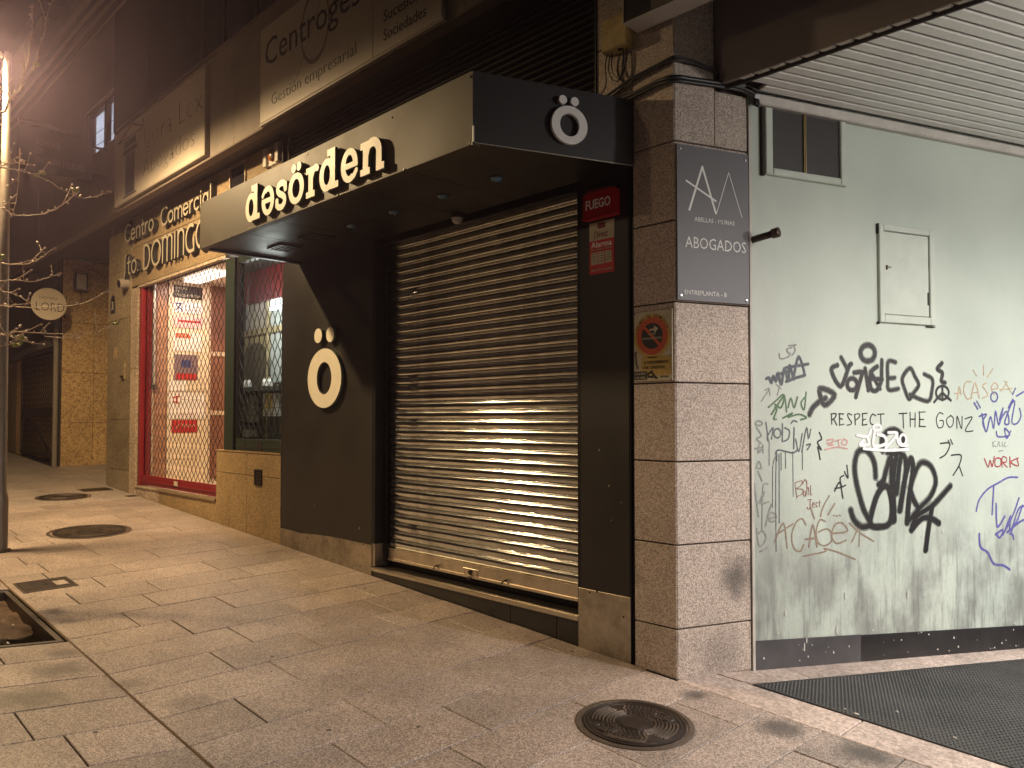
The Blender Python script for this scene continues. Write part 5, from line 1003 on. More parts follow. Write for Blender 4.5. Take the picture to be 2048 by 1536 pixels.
# ------------------------------------------------------------------ shopping centre facade
bl = thing('shopping_centre', (-7.5, .3, .4), 'granite faced shopping centre with a grey upper band and recessed dark windows', 'building')
def cl(x0, x1, z0, z1, m='stone', ground=False, n=0, name='stone_panel', g=.003, c=.003):
    b = MB()
    if ground: b.fb(FAC, x0 + g, x1 - g, n - .03, n, 0, z1 - g, c, gz(x0, 0) - .02, gz(x1, 0) - .02)
    else: b.fb(FAC, x0 + g, x1 - g, n - .03, n, z0 + g, z1 - g, c)
    return b.build(name, M[m], bl)
# polished pier
for x0, x1 in ((-10.70, -10.20), (-10.20, -9.635)):
    cl(x0, x1, 0, .80, 'polished', True)
for z0, z1 in ((.80, 1.56), (1.56, 3.09), (3.09, 3.83), (3.83, 4.44)): cl(-10.70, -9.635, z0, z1, 'polished')
b = MB(); b.box(-10.70, -10.672, .035, .60, .3, 4.6); b.build('return_panel', M['polished'], bl)
cl(-9.635, -9.365, 0, 1.2, 'trim', True); cl(-9.635, -9.365, 1.2, 2.3, 'trim'); cl(-9.635, -9.365, 2.3, 3.50, 'trim')
for x0, x1 in ((-9.635, -8.45), (-8.45, -7.27), (-7.27, -6.10), (-6.10, -4.95)):
    cl(x0, x1, 3.52 if x0 < -6.2 else 3.46, 4.10, 'stone'); cl(x0, x1, 4.10, 4.56, 'stone')
MB().fb(FAC, -9.365, -6.38, -.06, -.0035, 3.485, 3.518).build('lintel_edge', M['trim'], bl)
for x0, x1 in ((-6.57, -5.75), (-5.75, -4.953)):
    cl(x0, x1, .93, 1.178, 'speck'); cl(x0, x1, 0, .93, 'speck', True)
MB().fb(FAC, -6.575, -4.955, -.14, .006, 1.179, 1.198, .002).build('window_ledge', M['speck'], bl)
b = MB(); b.box(-6.574, -6.545, .031, .14, .3, 1.178); b.build('return_panel', M['speck'], bl)
# step under the red entrance
b = MB(); b.fb(FAC, -8.45, -6.578, -.16, -.004, 0, .572, .002, gz(-8.45, 0) - .02, gz(-6.578, 0) - .02); b.build('riser_stone', M['speck'], bl)
b = MB(); b.fb(FAC, -9.36, -8.454, -.16, -.0045, 0, .572, .002, gz(-9.36, 0) - .02, gz(-8.454, 0) - .02); b.build('riser_stone', M['trim'], bl)
MB().fb(FAC, -8.50, -6.579, -.16, .018, .5735, .603, .003).build('step_tread', M['stone'], bl)
MB().fb(FAC, -9.363, -8.503, -.16, .012, .5735, .601, .003).build('step_tread', M['trim'], bl)
# core behind cladding
MB().box(-10.66, -9.38, .034, .5, .2, 4.56).build('wall_core', M['joint_dark'], bl)
MB().box(-9.38, -4.9, .034, .20, 3.52, 4.56).build('wall_core', M['joint_dark'], bl)
MB().box(-6.544, -4.9, .034, .12, .2, 1.175).build('wall_core', M['joint_dark'], bl)
# dark opening with frame above the lintel
b = MB(); b.fb(FAC, -6.22, -5.85, .001, .004, 4.25, 4.50); b.build('transom_pane', M['dimglass'], bl)
for a0_, a1_, c0_, c1_ in ((-6.25, -6.222, 4.22, 4.52), (-5.848, -5.82, 4.22, 4.52), (-6.222, -5.848, 4.22, 4.249)): MB().fb(FAC, a0_, a1_, .001, .02, c0_, c1_).build('transom_frame', M['trim'], bl)
# louvred band above the canopy
MB().fb(fac_at(.09), -4.95, -.62, -.02, -.005, 3.5, 4.6).build('louvre_backing', M['louvre_dark'], bl)
FL = fac_at(.075)
for k in range(19):
    z = 3.62 + k * .051; b = MB()
    b.prism([FL(-4.94, n_, z + q) for n_, q in ((-.004, 0), (.018, .006), (.022, .012), (.004, .030), (-.004, .034))], Vector((4.31, 0, 0))); b.build('louvre_blade', M['louvre'], bl)
MB().fb(FAC, -4.99, -4.945, -.05, .01, 3.5, 4.6).build('louvre_post', M['louvre'], bl)
MB().fb(FAC, -.628, -.616, -.08, .004, 3.62, 4.6).build('louvre_post', M['louvre'], bl)
# upper band, soffit, upper wall
FB = fac_at(-.35)
for x0, x1 in ((-9.23, -5.4), (-5.4, -1.55), (-1.55, 1.2), (1.2, 9)):
    MB().fb(FB, x0 + .002, x1 - .002, -.10, 0, 4.515, 5.66, .003).build('band_panel', M['fascia'], bl)
    MB().fb(FB, x0 + .002, x1 - .002, -.12, .02, 5.662, 5.70, .003).build('band_coping', M['upper'], bl)
MB().fb(FB, -9.23, 9, -.095, .012, 4.492, 4.513, .002).build('drip_edge', M['upper'], bl)
MB().fb(FB, -9.23, -.3, -.18, -.101, 4.50, 4.53).build('moulding', M['dark'], bl)
MB().box(-30, 9, -.245, .9, 4.60, 4.66).build('soffit', M['dark'], bl)
MB().fb(FB, -9.23, 9, -.55, -.50, 4.7, 9.5).build('upper_wall', M['dark'], bl)
for i in range(6):
    x0 = -7.5 + i * 1.55
    fr_ = MB()
    for a0_, a1_, c0_, c1_ in ((x0, x0 + .05, 5.75, 7.35), (x0 + 1.30, x0 + 1.35, 5.75, 7.35), (x0 + .05, x0 + 1.30, 7.30, 7.35), (x0 + .65, x0 + .70, 5.75, 7.30)): fr_.fb(FB, a0_, a1_, -.50, -.45, c0_, c1_)
    f_ = fr_.build('window_frame', M['dark'], bl)
    MB().fb(FB, x0 + .05, x0 + .65, -.498, -.49, 5.75, 7.30).fb(FB, x0 + .70, x0 + 1.30, -.498, -.49, 5.75, 7.30).build('pane', M['dimglass'], f_)
MB().box(-30, 9, -.80, .3, 7.45, 7.65).build('balcony_slab', M['upper'], bl)
for k in range(5): MB().box(-30, 9, -.72 + k * .13, -.66 + k * .13, 7.43, 7.4498).build('soffit_rib', M['dark'], bl)
# plain wall to the left with the lit window; pilaster at its end
for x0, x1, z0, z1 in ((-9.42, -8.05, 5.705, 7.45), ): MB().fb(FB, x0, x1, -.5, .0, z0, z1).build('pilaster', M['dark'], bl)
for x0, x1, z0, z1 in ((-13.6, -10.72, 4.53, 7.45), (-10.72, -9.232, 4.53, 5.60), (-10.72, -9.422, 6.33, 7.45)): MB().fb(FB, x0 + .001, x1 - .001, -.14, -.002, z0, z1).build('upper_panel', M['upper'], bl)
wf = MB()
for a0_, a1_, c0_, c1_ in ((-10.72, -10.68, 5.60, 6.33), (-9.47, -9.43, 5.60, 6.33), (-10.68, -9.47, 6.29, 6.33), (-10.68, -9.47, 5.60, 5.64), (-9.94, -9.84, 5.64, 6.29)): wf.fb(FB, a0_, a1_, -.10, -.03, c0_, c1_)
wfo = wf.build('window_frame', M['dark'], bl, label='lit upper window with a dark mullion')
MB().fb(FB, -10.68, -9.94, -.085, -.08, 5.64, 6.29).fb(FB, -9.84, -9.47, -.085, -.08, 5.64, 6.29).build('pane', M['glass'], wfo)
MB().fb(FB, -10.74, -9.42, -.002, .012, 6.332, 6.352).build('window_head', M['pale_trim'], wfo)
b = MB(); b.box(-13.0, -9.3, .55, .6, 5.0, 7.3); b.box(-13.0, -12.95, -.2, .55, 5.0, 7.3); b.box(-13.0, -9.3, -.2, .55, 7.25, 7.3); b.build('office_wall', M['window_light'], bl)
MB().box(-11.9, -10.3, .0, .2, 7.1, 7.15).build('office_lamp', M['panel_light'], bl)
lamp('office_light', 'POINT', (-11.6, .15, 6.6), 45, (.86, .88, 1.0), shadow_soft_size=.2)
MB().tube([(-10.7, -.262, 6.02), (-10.2, -.262, 6.0), (-9.5, -.262, 6.0)], .004, 5).tube([(-10.7, -.262, 5.83), (-10.2, -.262, 5.80), (-9.6, -.262, 5.80)], .004, 5).build('pull_cord', M['cable'], wfo)
MB().box(-4.55, -3.1, -.24, -.16, 4.535, 4.60).build('strip_housing', M['upper'], bl)
# house number, intercom, patches on the pier
t = thing('house_number', (-10.46, 0, 3.32), 'small dark plaque with house number 3 on the polished pier', 'sign')
MB().fb(FAC, -10.56, -10.36, .001, .012, 3.215, 3.44, .003).build('plate', M['blackprint'], t); b = MB(); b.lathe([(.10, .0), (.10, .011), (0, .011)], lambda a, c, h: FAC(-10.46 + a * .8, .001 + h, 3.44 + c * .6), 16); b.build('rounded_top', M['blackprint'], t)
lettering('3', FAC, -10.50, -10.42, 3.27, 3.40, .0125, M['plate'], t)
t = thing('intercom', (-9.92, 0, 2.25), 'small metal intercom box on the polished pier', 'intercom')
MB().fb(FAC, -10.0, -9.85, .001, .02, 2.17, 2.42, .004).build('plate', M['polished'], t); MB().fb(FAC, -9.96, -9.87, .02, .05, 2.19, 2.22).build('hood', M['iron'], t)
t = thing('wall_spotlight', (-9.78, -.1, 3.60), 'small round lamp body fixed beside the entrance lintel', 'spotlight')
b = MB(); b.tube([FAC(-9.78, .0, 3.60), FAC(-9.78, .13, 3.58)], .075, 14); b.build('housing', M['fascia'], t); b = MB(); b.tube([FAC(-9.78, .131, 3.58), FAC(-9.78, .14, 3.579)], .06, 14); b.build('lens', M['dimglass'], t)
cl(-10.40, -10.26, 2.50, 2.68, 'speck', n=.004, name='repair_patch')
t = thing('motion_sensor', (-5.16, -.02, 4.4), 'pale box with a round amber sensor above the canopy', 'sensor')
for a0_, a1_ in ((-5.33, -5.26), (-5.06, -4.99)): MB().fb(FAC, a0_, a1_, .001, .05, 4.31, 4.51, .004).build('side_bracket', M['pale_trim'], t)
MB().fb(FAC, -5.26, -5.06, .001, .02, 4.31, 4.51).build('back_plate', M['pale_trim'], t)
b = MB(); b.lathe([(.055, .02), (.052, .05), (.03, .062), (0, .064)], lambda a, c, h: FAC(-5.16 + a, h, 4.41 + c * 1.2), 18); smooth(b.build('sensor_lens', simple('amber_plastic', (.35, .12, .03), .3), t))
MB().fb(FAC, -5.13, -5.09, .052, .058, 4.36, 4.46).build('front_clip', M['iron'], t)
# ventilation grille in the parapet
t = thing('wall_vent', (-5.46, 0, .92), 'small black louvred vent in the speckled granite parapet', 'vent')
b = MB()
for a0_, a1_, c0_, c1_ in ((-5.545, -5.525, .83, 1.005), (-5.395, -5.372, .83, 1.005), (-5.525, -5.395, .985, 1.005), (-5.525, -5.395, .83, .845)): b.fb(FAC, a0_, a1_, .001, .014, c0_, c1_)
b.build('frame', M['black'], t); MB().fb(FAC, -5.525, -5.395, .0008, .002, .845, .985).build('backing', M['louvre_dark'], t)
for k in range(7): MB().fb(FAC, -5.525, -5.395, .002, .011, .850 + k * .0195, .860 + k * .0195).build('blade', M['iron'], t)

# raised lettering on the lintel (own stroke alphabet, unit height 1)
GLY = {'C': (.72, [arc(.42, .5, .42, .5, 50, 310)]), 'e': (.56, [[(.04, .30), (.50, .34)] + arc(.27, .30, .25, .30, 10, 320)]), 'n': (.56, [[(.05, 0), (.05, .6)], arc(.28, .36, .23, .24, 180, 0, 10) + [(.51, 0)]]),
       't': (.36, [[(.16, .85), (.16, .12), (.24, 0), (.34, .02)], [(0, .58), (.34, .58)]]), 'r': (.36, [[(.05, 0), (.05, .6)], [(.05, .36), (.16, .55), (.32, .60)]]), 'o': (.60, [arc(.30, .30, .26, .30, 0, 360)]),
       'm': (.86, [[(.05, 0), (.05, .6)], arc(.245, .38, .195, .22, 180, 0, 10) + [(.44, 0)], arc(.635, .38, .195, .22, 180, 0, 10) + [(.83, 0)]]), 'c': (.50, [arc(.28, .30, .25, .30, 50, 310)]), 'i': (.16, [[(.07, 0), (.07, .6)], [(.07, .82), (.071, .83)]]),
       'a': (.58, [arc(.27, .30, .23, .30, 0, 360), [(.50, .6), (.50, 0)]]), 'l': (.16, [[(.07, 0), (.07, 1)]]), 'S': (.40, [[(.36, 1.0), (.22, .92), (.20, .1), (.05, -.25)]]), '.': (.16, [[(.06, .02), (.061, .03)]]),
       'D': (.70, [[(.06, 0), (.06, 1), (.25, 1)] + arc(.25, .5, .38, .5, 90, -90) + [(.06, 0)]]), 'O': (.92, [arc(.45, .5, .42, .5, 0, 360, 24)]), 'M': (.98, [[(.06, 0), (.06, 1)], arc(.27, .78, .21, .22, 180, 0, 10) + [(.48, 0)], arc(.69, .78, .21, .22, 180, 0, 10) + [(.90, 0)]]),
       'I': (.2, [[(.08, 0), (.08, 1)]]), 'N': (.62, [[(.06, 0), (.06, 1)], arc(.30, .74, .24, .26, 180, 0, 10) + [(.54, 0)]]), 'G': (.72, [arc(.40, .5, .38, .5, 60, 270) + [(.66, .02), (.66, .48)]])}
wl = thing('wall_lettering', (-8.4, -.03, 4.0), 'raised cream lettering Centro Comercial Sto. DOMINGO on the granite lintel', 'lettering')
def stroke_word(body, u0, u1, z0, h, wt, n0=.004, n1=.075):
    tot = sum(GLY[q][0] for q in body) + .10 * (len(body) - 1); sx = (u1 - u0) / tot; x = u0
    for q in body:
        w_, st_ = GLY[q]; prims = [('s', [(x + p[0] * sx, z0 + p[1] * h) for p in s_], wt) for s_ in st_]
        o = shape(prims, FAC, n0, n1, [M['old_letter'], M['blackprint']], wl, 'letter', .006, side=1)
        x += (w_ + .10) * sx
stroke_word('Centro', -9.72, -8.55, 4.195, .25, .032); stroke_word('Comercial', -8.27, -6.62, 4.185, .24, .032)
stroke_word('Sto.', -9.78, -9.12, 3.70, .30, .034); stroke_word('DOMINGO', -8.93, -6.72, 3.685, .335, .040)
# red entrance: frame and sliding lattice grille
en = thing('entrance_grille', (-8.0, .05, .6), 'red framed sliding lattice grille closing the lit shopping centre entrance', 'grille')
MB().fb(fac_at(.03), -9.355, -9.255, -.05, .0, .602, 3.485, .004).build('side_post', M['red_dark'], en)
MB().fb(fac_at(.09), -9.25, -9.17, -.05, .0, .602, 3.485, .004).build('side_post', M['red_dark'], en)
MB().fb(fac_at(.045), -9.25, -6.57, -.03, .0, .62, .76, .004).build('bottom_rail', M['red_dark'], en)
MB().fb(fac_at(.040), -9.25, -6.57, -.001, .008, .665, .70, .002).build('rail_ridge', M['red_dark'], en)
MB().fb(fac_at(.036), -7.97, -7.84, .005, .010, .675, .735, .002).build('lock_plate', M['plate'], en)
def lattice(mb, F, u0, u1, z0, z1, cu, cz, w, n0, n1):
    nu = int(round((u1 - u0) / cu)); nz = int(round((z1 - z0) / cz)); cu = (u1 - u0) / nu; cz = (z1 - z0) / nz
    for i in range(nu):
        for s in (0, 1):
            pts = []
            for j in range(nz * 2 + 1):
                du = cu / 2 if (j + s) % 2 else 0
                pts.append((u0 + i * cu + (du if s == 0 else cu / 2 + (cu / 2 if j % 2 == 0 else 0)) if False else u0 + i * cu + (cu * .5 if (j % 2) else (0 if s == 0 else cu)), z0 + j * cz / 2))
            b0 = len(mb.v); m_ = n0 if s else n0 + (n1 - n0) * .5; d_ = (n1 - n0) * .45
            for (u, z) in pts: mb.v += [F(u - w, m_, z), F(u + w, m_, z), F(u + w, m_ + d_, z), F(u - w, m_ + d_, z)]
            for j in range(len(pts) - 1):
                for q in range(4): mb.f.append((b0 + j * 4 + q, b0 + j * 4 + (q + 1) % 4, b0 + (j + 1) * 4 + (q + 1) % 4, b0 + (j + 1) * 4 + q)); mb.mi.append(0)
    return mb
lattice(MB(), fac_at(.07), -9.17, -6.57, .762, 3.485, .130, .150, .0048, -.005, .006).build('lattice', M['grille_red'], en, kind='stuff')
# green framed window with grille
gw = thing('window_grille', (-5.6, .05, 1.3), 'dark green framed window with a diamond lattice grille beside the black shop front', 'window')
MB().fb(FAC, -6.375, -6.13, -.10, -.003, 1.199, 3.455, .004).build('frame_post', M['green_metal'], gw)
MB().fb(FAC, -6.128, -6.06, -.10, -.03, 1.199, 3.455, .004).build('frame_post', M['black'], gw)
MB().fb(FAC, -6.06, -4.955, -.08, -.012, 1.199, 1.335, .004).build('bottom_rail', M['green_metal'], gw)
MB().fb(FAC, -6.06, -4.955, -.012, -.004, 1.235, 1.275, .002).build('rail_ridge', M['green_metal'], gw)
MB().fb(FAC, -5.52, -5.40, -.012, -.002, 1.22, 1.31, .002).fb(FAC, -5.86, -5.82, -.012, -.001, 1.24, 1.28).build('rail_lock', M['iron'], gw)
MB().fb(FAC, -6.06, -4.955, -.10, -.02, 3.38, 3.455, .004).build('top_rail', M['green_metal'], gw)
lattice(MB(), fac_at(.045), -6.06, -4.95, 1.335, 3.38, .128, .185, .0042, -.006, .008).build('lattice', M['grille_green'], gw, kind='stuff')
b = MB()
for k in range(5): b.fb(fac_at(.05), -6.05, -4.96, -.004, 0, 1.40 + k * .07, 1.405 + k * .07)
b.build('guard_wire', M['grille_green'], gw, kind='stuff')
MB().fb(fac_at(.125), -6.06, -4.955, -.004, 0, 1.335, 3.38).build('pane', M['glass'], gw)
# room behind the green window
lo = thing('shop_interior', (-6.6, 1.0, 1.2), 'dimly lit shop interior seen through the green window', 'interior')
FR = fac_at(1.0)
MB().box(-8.12, -4.6, 1.02, 1.06, .6, 4.0).build('back_wall', M['shop_wall'], lo)
MB().prism([(-6.4, .13, .60), (-4.6, .13, .60), (-4.6, 1.02, .60), (-8.08, 1.02, .60)], (0, 0, .02)).build('floor', M['shop_dark'], lo)
MB().prism([(-6.4, .13, 3.62), (-4.6, .13, 3.62), (-4.6, 1.02, 3.62), (-8.08, 1.02, 3.62)], (0, 0, .04)).build('room_ceiling', M['shop_dark'], lo)
MB().box(-4.9, -4.86, .17, 1.02, .62, 3.62).build('end_wall', M['shop_wall'], lo)
MB().fb(FR, -8.02, -6.70, .0, .04, 3.17, 3.62).build('red_pelmet', M['dkred'], lo)
MB().fb(FR, -8.08, -7.95, .0, .06, .7, 3.6).build('dark_post', M['shop_dark'], lo)
MB().fb(FR, -7.17, -6.70, .0, .03, 3.02, 3.165).build('light_panel', M['panel_light'], lo)
MB().fb(FR, -7.16, -6.70, .0, .02, 2.05, 3.01).build('glass_panel', M['shop_blue'], lo)
MB().fb(FR, -7.95, -6.70, .021, .05, 2.72, 2.80).build('shelf', M['shop_tan'], lo)
MB().fb(FR, -7.95, -7.28, .0, .02, 2.10, 2.71).build('tan_panel', M['shop_tan'], lo)
shape([('d', -7.55, 2.25, .40, .36)], FR, .021, .05, M['shop_round'], lo, 'round_panel', .012)
MB().fb(FR, -7.20, -7.172, .0, .06, 1.3, 3.16).build('mullion', M['shop_tan'], lo)
MB().fb(FR, -7.95, -6.70, .05, .30, 1.93, 1.985).build('counter_top', M['shop_dark'], lo)
MB().fb(FR, -7.95, -6.70, .0, .05, .62, 1.93).build('counter_front', M['shop_dark'], lo)
MB().fb(FR, -8.05, -7.42, .055, .14, 1.52, 1.88).build('white_box', M['shop_wall'], lo); MB().fb(FR, -7.12, -6.78, .055, .14, 1.60, 1.90).build('white_box', M['shop_wall'], lo)
MB().fb(FR, -7.06, -6.85, .141, .146, 1.70, 1.90).build('yellow_label', M['yellow'], lo); MB().fb(FR, -7.9, -7.45, .055, .2, 1.32, 1.42).build('white_box', M['shop_wall'], lo)
for x in (-7.65, -7.55, -7.45, -7.0, -6.92, -6.84):
    b = MB(); b.lathe([(.03, 0), (.034, .07), (.02, .09), (.02, .11), (0, .11)], lambda a, c, h, x=x: (x + a, .82 + c, 1.985 + h), 10); b.build('cup', M['white'], lo)
lamp('shop_light', 'POINT', (-6.3, .55, 3.0), 60, (1.0, .97, .90), shadow_soft_size=.15)
# lobby behind the red grille
lb = thing('lobby', (-8.6, .6, .6), 'brightly lit cream lobby with a directory column behind the red grille', 'interior')
MB().box(-9.36, -9.10, .15, 1.45, .6, 3.9).build('side_wall', M['lobby'], lb)
P = [(-6.50, .13), (-9.10, 1.50), (-9.10, 1.56), (-6.44, .19)]
MB().prism([(x, y, .6) for x, y in P], (0, 0, 3.1)).build('partition', M['lobby'], lb)
MB().prism([(-9.36, .06, .585), (-6.5, .06, .585), (-6.5, .13, .585), (-9.1, 1.5, .585), (-9.36, 1.5, .585)], (0, 0, .02)).build('lobby_floor', M['lobby_floor'], lb)
MB().prism([(-9.36, .205, 3.62), (-6.5, .205, 3.62), (-9.1, 1.5, 3.62), (-9.36, 1.5, 3.62)], (0, 0, .03)).build('lobby_ceiling', M['lobby'], lb)
FLB = Frame((-9.10, 0, 0), (0, 1, 0), (1, 0, 0))
MB().fb(FLB, .152, .325, .001, .03, .605, 3.60, .004).build('marble_column', M['brick'], lb)
MB().fb(FLB, .33, .93, .001, .05, .605, 3.60, .004).build('directory_column', M['lobby'], lb)
MB().fb(FLB, .935, .965, .001, .04, .605, 3.60).build('door_frame', M['door_frame'], lb)
for z0, z1 in ((.66, 1.62), (1.70, 2.52), (2.60, 3.60)): MB().fb(FLB, .97, 1.40, .001, .02, z0, z1, .003).build('door_panel', M['door_brown'], lb)
for z0 in (1.63, 2.53): MB().fb(FLB, .97, 1.40, .001, .03, z0, z0 + .06).build('door_rail', M['door_frame'], lb)
b = MB(); b.tube([FLB(.128, .05, 2.03), FLB(.128, .05, 3.55)], .026, 10); b.build('guide_tube', M['silver'], lb)
MB().fb(FLB, .10, .158, .02, .08, 2.0, 2.06).build('tube_foot', M['iron'], lb)
db = thing('directory_board', (-9.05, .6, 2.4), 'stack of company name plates on the lit lobby column behind the grille', 'sign')
def plate(u0, u1, z0, z1, m): return MB().fb(FLB, u0, u1, .051, .060, z0, z1, .002).build('name_plate', M[m], db)
plate(.40, .82, 3.355, 3.54, 'blackprint'); plate(.39, .82, 3.135, 3.30, 'board'); plate(.39, .82, 2.915, 3.085, 'pinkplate'); plate(.39, .82, 2.57, 2.84, 'board'); plate(.42, .76, 2.146, 2.52, 'slate_print')
plate(.34, .60, 1.975, 2.125, 'board'); plate(.605, .88, 1.975, 2.125, 'lord'); plate(.34, .88, 1.565, 1.955, 'board'); plate(.39, .765, 1.365, 1.55, 'red_print'); plate(.40, .80, .98, .99, 'door_frame')
def lt(s, u0, u1, z0, z1, m, **k): lettering(s, FLB, u0, u1, z0, z1, .0605, M[m], db, **k)
lt('SCHOOL\nOF\nENGLISH STUDIES', .42, .79, 3.38, 3.52, 'plate')
shape([('s', [(.43, 3.27), (.52, 3.27)], .018), ('s', [(.50, 3.26), (.43, 3.17)], .018), ('s', [(.46, 3.22), (.52, 3.18), (.52, 3.16)], .018)], FLB, .0605, .062, M['blue'], db, 'logo', .004)
lt('CENTRO', .56, .78, 3.225, 3.245, 'blue'); lt('ASESORES', .60, .76, 3.175, 3.192, 'blue')
MB().fb(FLB, .46, .80, .0605, .062, 3.0, 3.03).build('pink_stripe', M['red_print'], db)
b = MB(); b.prism([FLB(u, .0605, z) for u, z in ((.43, 2.765), (.66, 2.765), (.62, 2.835), (.43, 2.835))], FLB.n * .0015); b.build('logo', simple('orange_red_print', (.62, .08, .02), .5), db)
lettering('ERA', FLB, .45, .61, 2.78, 2.82, .0623, M['plate'], db)
MB().fb(FLB, .44, .74, .0605, .062, 2.15, 2.24).build('photo_strip', M['red_print'], db); MB().fb(FLB, .52, .66, .0605, .062, 2.33, 2.44).build('photo_block', M['blue'], db)
shape([('s', [(.40, 1.88), (.50, 1.90)], .02), ('s', [(.45, 1.90), (.45, 1.80)], .016), ('s', [(.40, 1.82), (.49, 1.80)], .016)], FLB, .0605, .062, M['red_print'], db, 'logo', .004)
lt('Notaría - Asesoría', .52, .80, 1.845, 1.865, 'grey_print'); lt('clínica dental', .50, .74, 1.63, 1.65, 'red_print')
shape([('s', [(.44, 1.42), (.50, 1.49), (.53, 1.50)], .008), ('s', cat([(.53, 1.46), (.56, 1.49), (.57, 1.45), (.61, 1.49), (.63, 1.45), (.66, 1.48), (.68, 1.45), (.71, 1.48), (.73, 1.46)]), .008)], FLB, .0605, .062, M['plate'], db, 'script_print', .003)
lamp('lobby_light', 'AREA', (-8.35, .58, 3.55), 17, (1.0, .76, .62), shape='RECTANGLE', size=.9, size_y=.25)
MB().box(-8.85, -7.85, .46, .70, 3.56, 3.615).build('ceiling_lamp', M['lobby_lamp'], lb)

# ------------------------------------------------------------------ signs on the upper band
t = thing('law_firm_sign', (-7.56, -.37, 5.0), 'pale sign sheet reading Agora Lex Abogados with a drawn column', 'sign')
FSN = fac_at(-.35)
MB().fb(FSN, -9.12, -6.05, .003, .05, 4.56, 5.555, .004).build('sheet', M['sign_face'], t)
for a0_, a1_, c0_, c1_ in ((-9.14, -9.121, 4.54, 5.575), (-6.049, -6.02, 4.54, 5.575), (-9.121, -6.049, 4.54, 4.559), (-9.121, -6.049, 5.556, 5.575)): MB().fb(FSN, a0_, a1_, .002, .058, c0_, c1_).build('edge_profile', M['sign_frame'], t)
lettering('gora Lex', FSN, -7.93, -6.12, 5.00, 5.36, .051, M['grey_print'], t, weight=-.03)
shape([('s', [(-8.24, 5.16), (-8.02, 5.52), (-7.96, 5.17)], .022), ('s', [(-9.02, 5.42), (-8.05, 5.40)], .02), ('s', [(-9.02, 5.42), (-8.45, 5.56), (-8.03, 5.42)], .02)], FSN, .051, .0525, M['grey_print'], t, 'drawn_line', .006)
lettering('Abogados', FSN, -8.02, -6.34, 4.66, 4.95, .051, M['grey_print'], t, weight=-.03)
MB().fb(FSN, -8.70, -8.35, .051, .0525, 4.63, 5.18).fb(FSN, -8.80, -8.25, .051, .0525, 5.19, 5.26).fb(FSN, -8.76, -8.29, .051, .0525, 5.28, 5.38).fb(FSN, -8.78, -8.27, .051, .0525, 4.595, 4.62).build('drawn_column', M['sign_blue'], t)
t = thing('business_sign', (-3.2, -.37, 5.0), 'long pale sign sheet reading Centrogest Gestión empresarial', 'sign')
MB().fb(FSN, -4.672, -2.664, .003, .055, 4.518, 5.47, .004).build('sheet', M['sign_face'], t)
MB().fb(FSN, -2.66, -1.76, .003, .055, 4.518, 5.47, .004).build('sheet', M['sign_face'], t)
MB().fb(FSN, -4.69, -1.74, .002, .050, 4.498, 4.517).build('edge_profile', M['sign_frame'], t)
shape([('e', -3.60, 5.13, .255, .345, .235, .30)], FSN, .0555, .0565, M['mauve'], t, 'drawn_ring', .008)
shape([('s', [(-3.93, 4.755), (-3.72, 5.02), (-3.50, 5.35)], .006)], FSN, .0555, .0565, M['mauve'], t, 'drawn_line', .003)
lettering('Centrogest', FSN, -4.565, -2.70, 4.965, 5.32, .0570, M['blackprint'], t)
lettering('Gestión empresarial', FSN, -4.425, -2.91, 4.60, 4.745, .0565, M['blackprint'], t, weight=-.015)
lettering('Sucesiones', FSN, -2.505, -1.90, 4.755, 4.85, .0565, M['blackprint'], t); lettering('Sociedades', FSN, -2.505, -1.944, 4.60, 4.692, .0565, M['blackprint'], t)
# projecting school sign
FE = Frame((-9.63, 0, 0), (0, 1, 0), (1, 0, 0))
t = thing('school_sign', (-9.63, -.6, 5.2), 'dark projecting sign reading SCHOOL OF ENGLISH STUDIES on wall brackets', 'sign')
MB().fb(FE, -1.50, -.57, -.03, .03, 4.98, 5.60, .003).build('board', M['blackprint'], t)
lettering('SCHOOL\nOF\nENGLISH STUDIES', FE, -1.29, -.67, 5.11, 5.445, .031, M['grey_print'], t)
b = MB(); b.tube([FE(-.57, 0, 5.5), FE(-.352, 0, 5.5)], .018, 8); b.tube([FE(-.57, 0, 5.10), FE(-.352, 0, 5.10)], .018, 8); b.build('bracket', M['iron'], t)
MB().fb(FE, -1.50, -1.0, -.03, .03, 5.645, 5.685, .003).build('top_light', M['pole'], t)
b = MB(); b.tube([FE(-1.49, 0, 5.60), FE(-1.49, 0, 5.66)], .008, 6); b.tube([FE(-1.45, 0, 5.60), FE(-1.25, 0, 5.65)], .008, 6); b.tube([FE(-.9, 0, 5.60), FE(-1.0, 0, 5.66)], .008, 6); b.build('strut', M['pole'], t)

# ------------------------------------------------------------------ neighbouring building
nb = thing('neighbour_building', (-14, .1, .7), 'neighbouring building with a golden granite side wall and dark lower storey', 'building')
FN = Frame((-13.75, 0, 0), (0, 1, 0), (1, 0, 0))
for z0, z1 in ((.62, 1.5), (1.5, 2.45), (2.45, 3.4), (3.4, 4.58)):
    for u0_, u1_ in ((.115, .66), (.66, 2.2)): MB().fb(FN, u0_ + .003, u1_ - .003, -.03, 0, z0 + .003, z1 - .003, .003).build('stone_panel', M['speck2'], nb)
MB().fb(FN, .112, 2.2, -.02, .012, .55, .645).build('plinth_strip', M['trim'], nb)
MB().box(-14.1, -13.782, .10, 2.2, .4, 4.6).build('wall_core', M['dark'], nb)
b = MB(); b.tube([(-13.93, .06, .66), (-13.93, .06, 2.95), (-13.98, .06, 3.1), (-13.9, .06, 3.3)], .045, 10); b.build('drain_pipe', M['fascia'], nb)
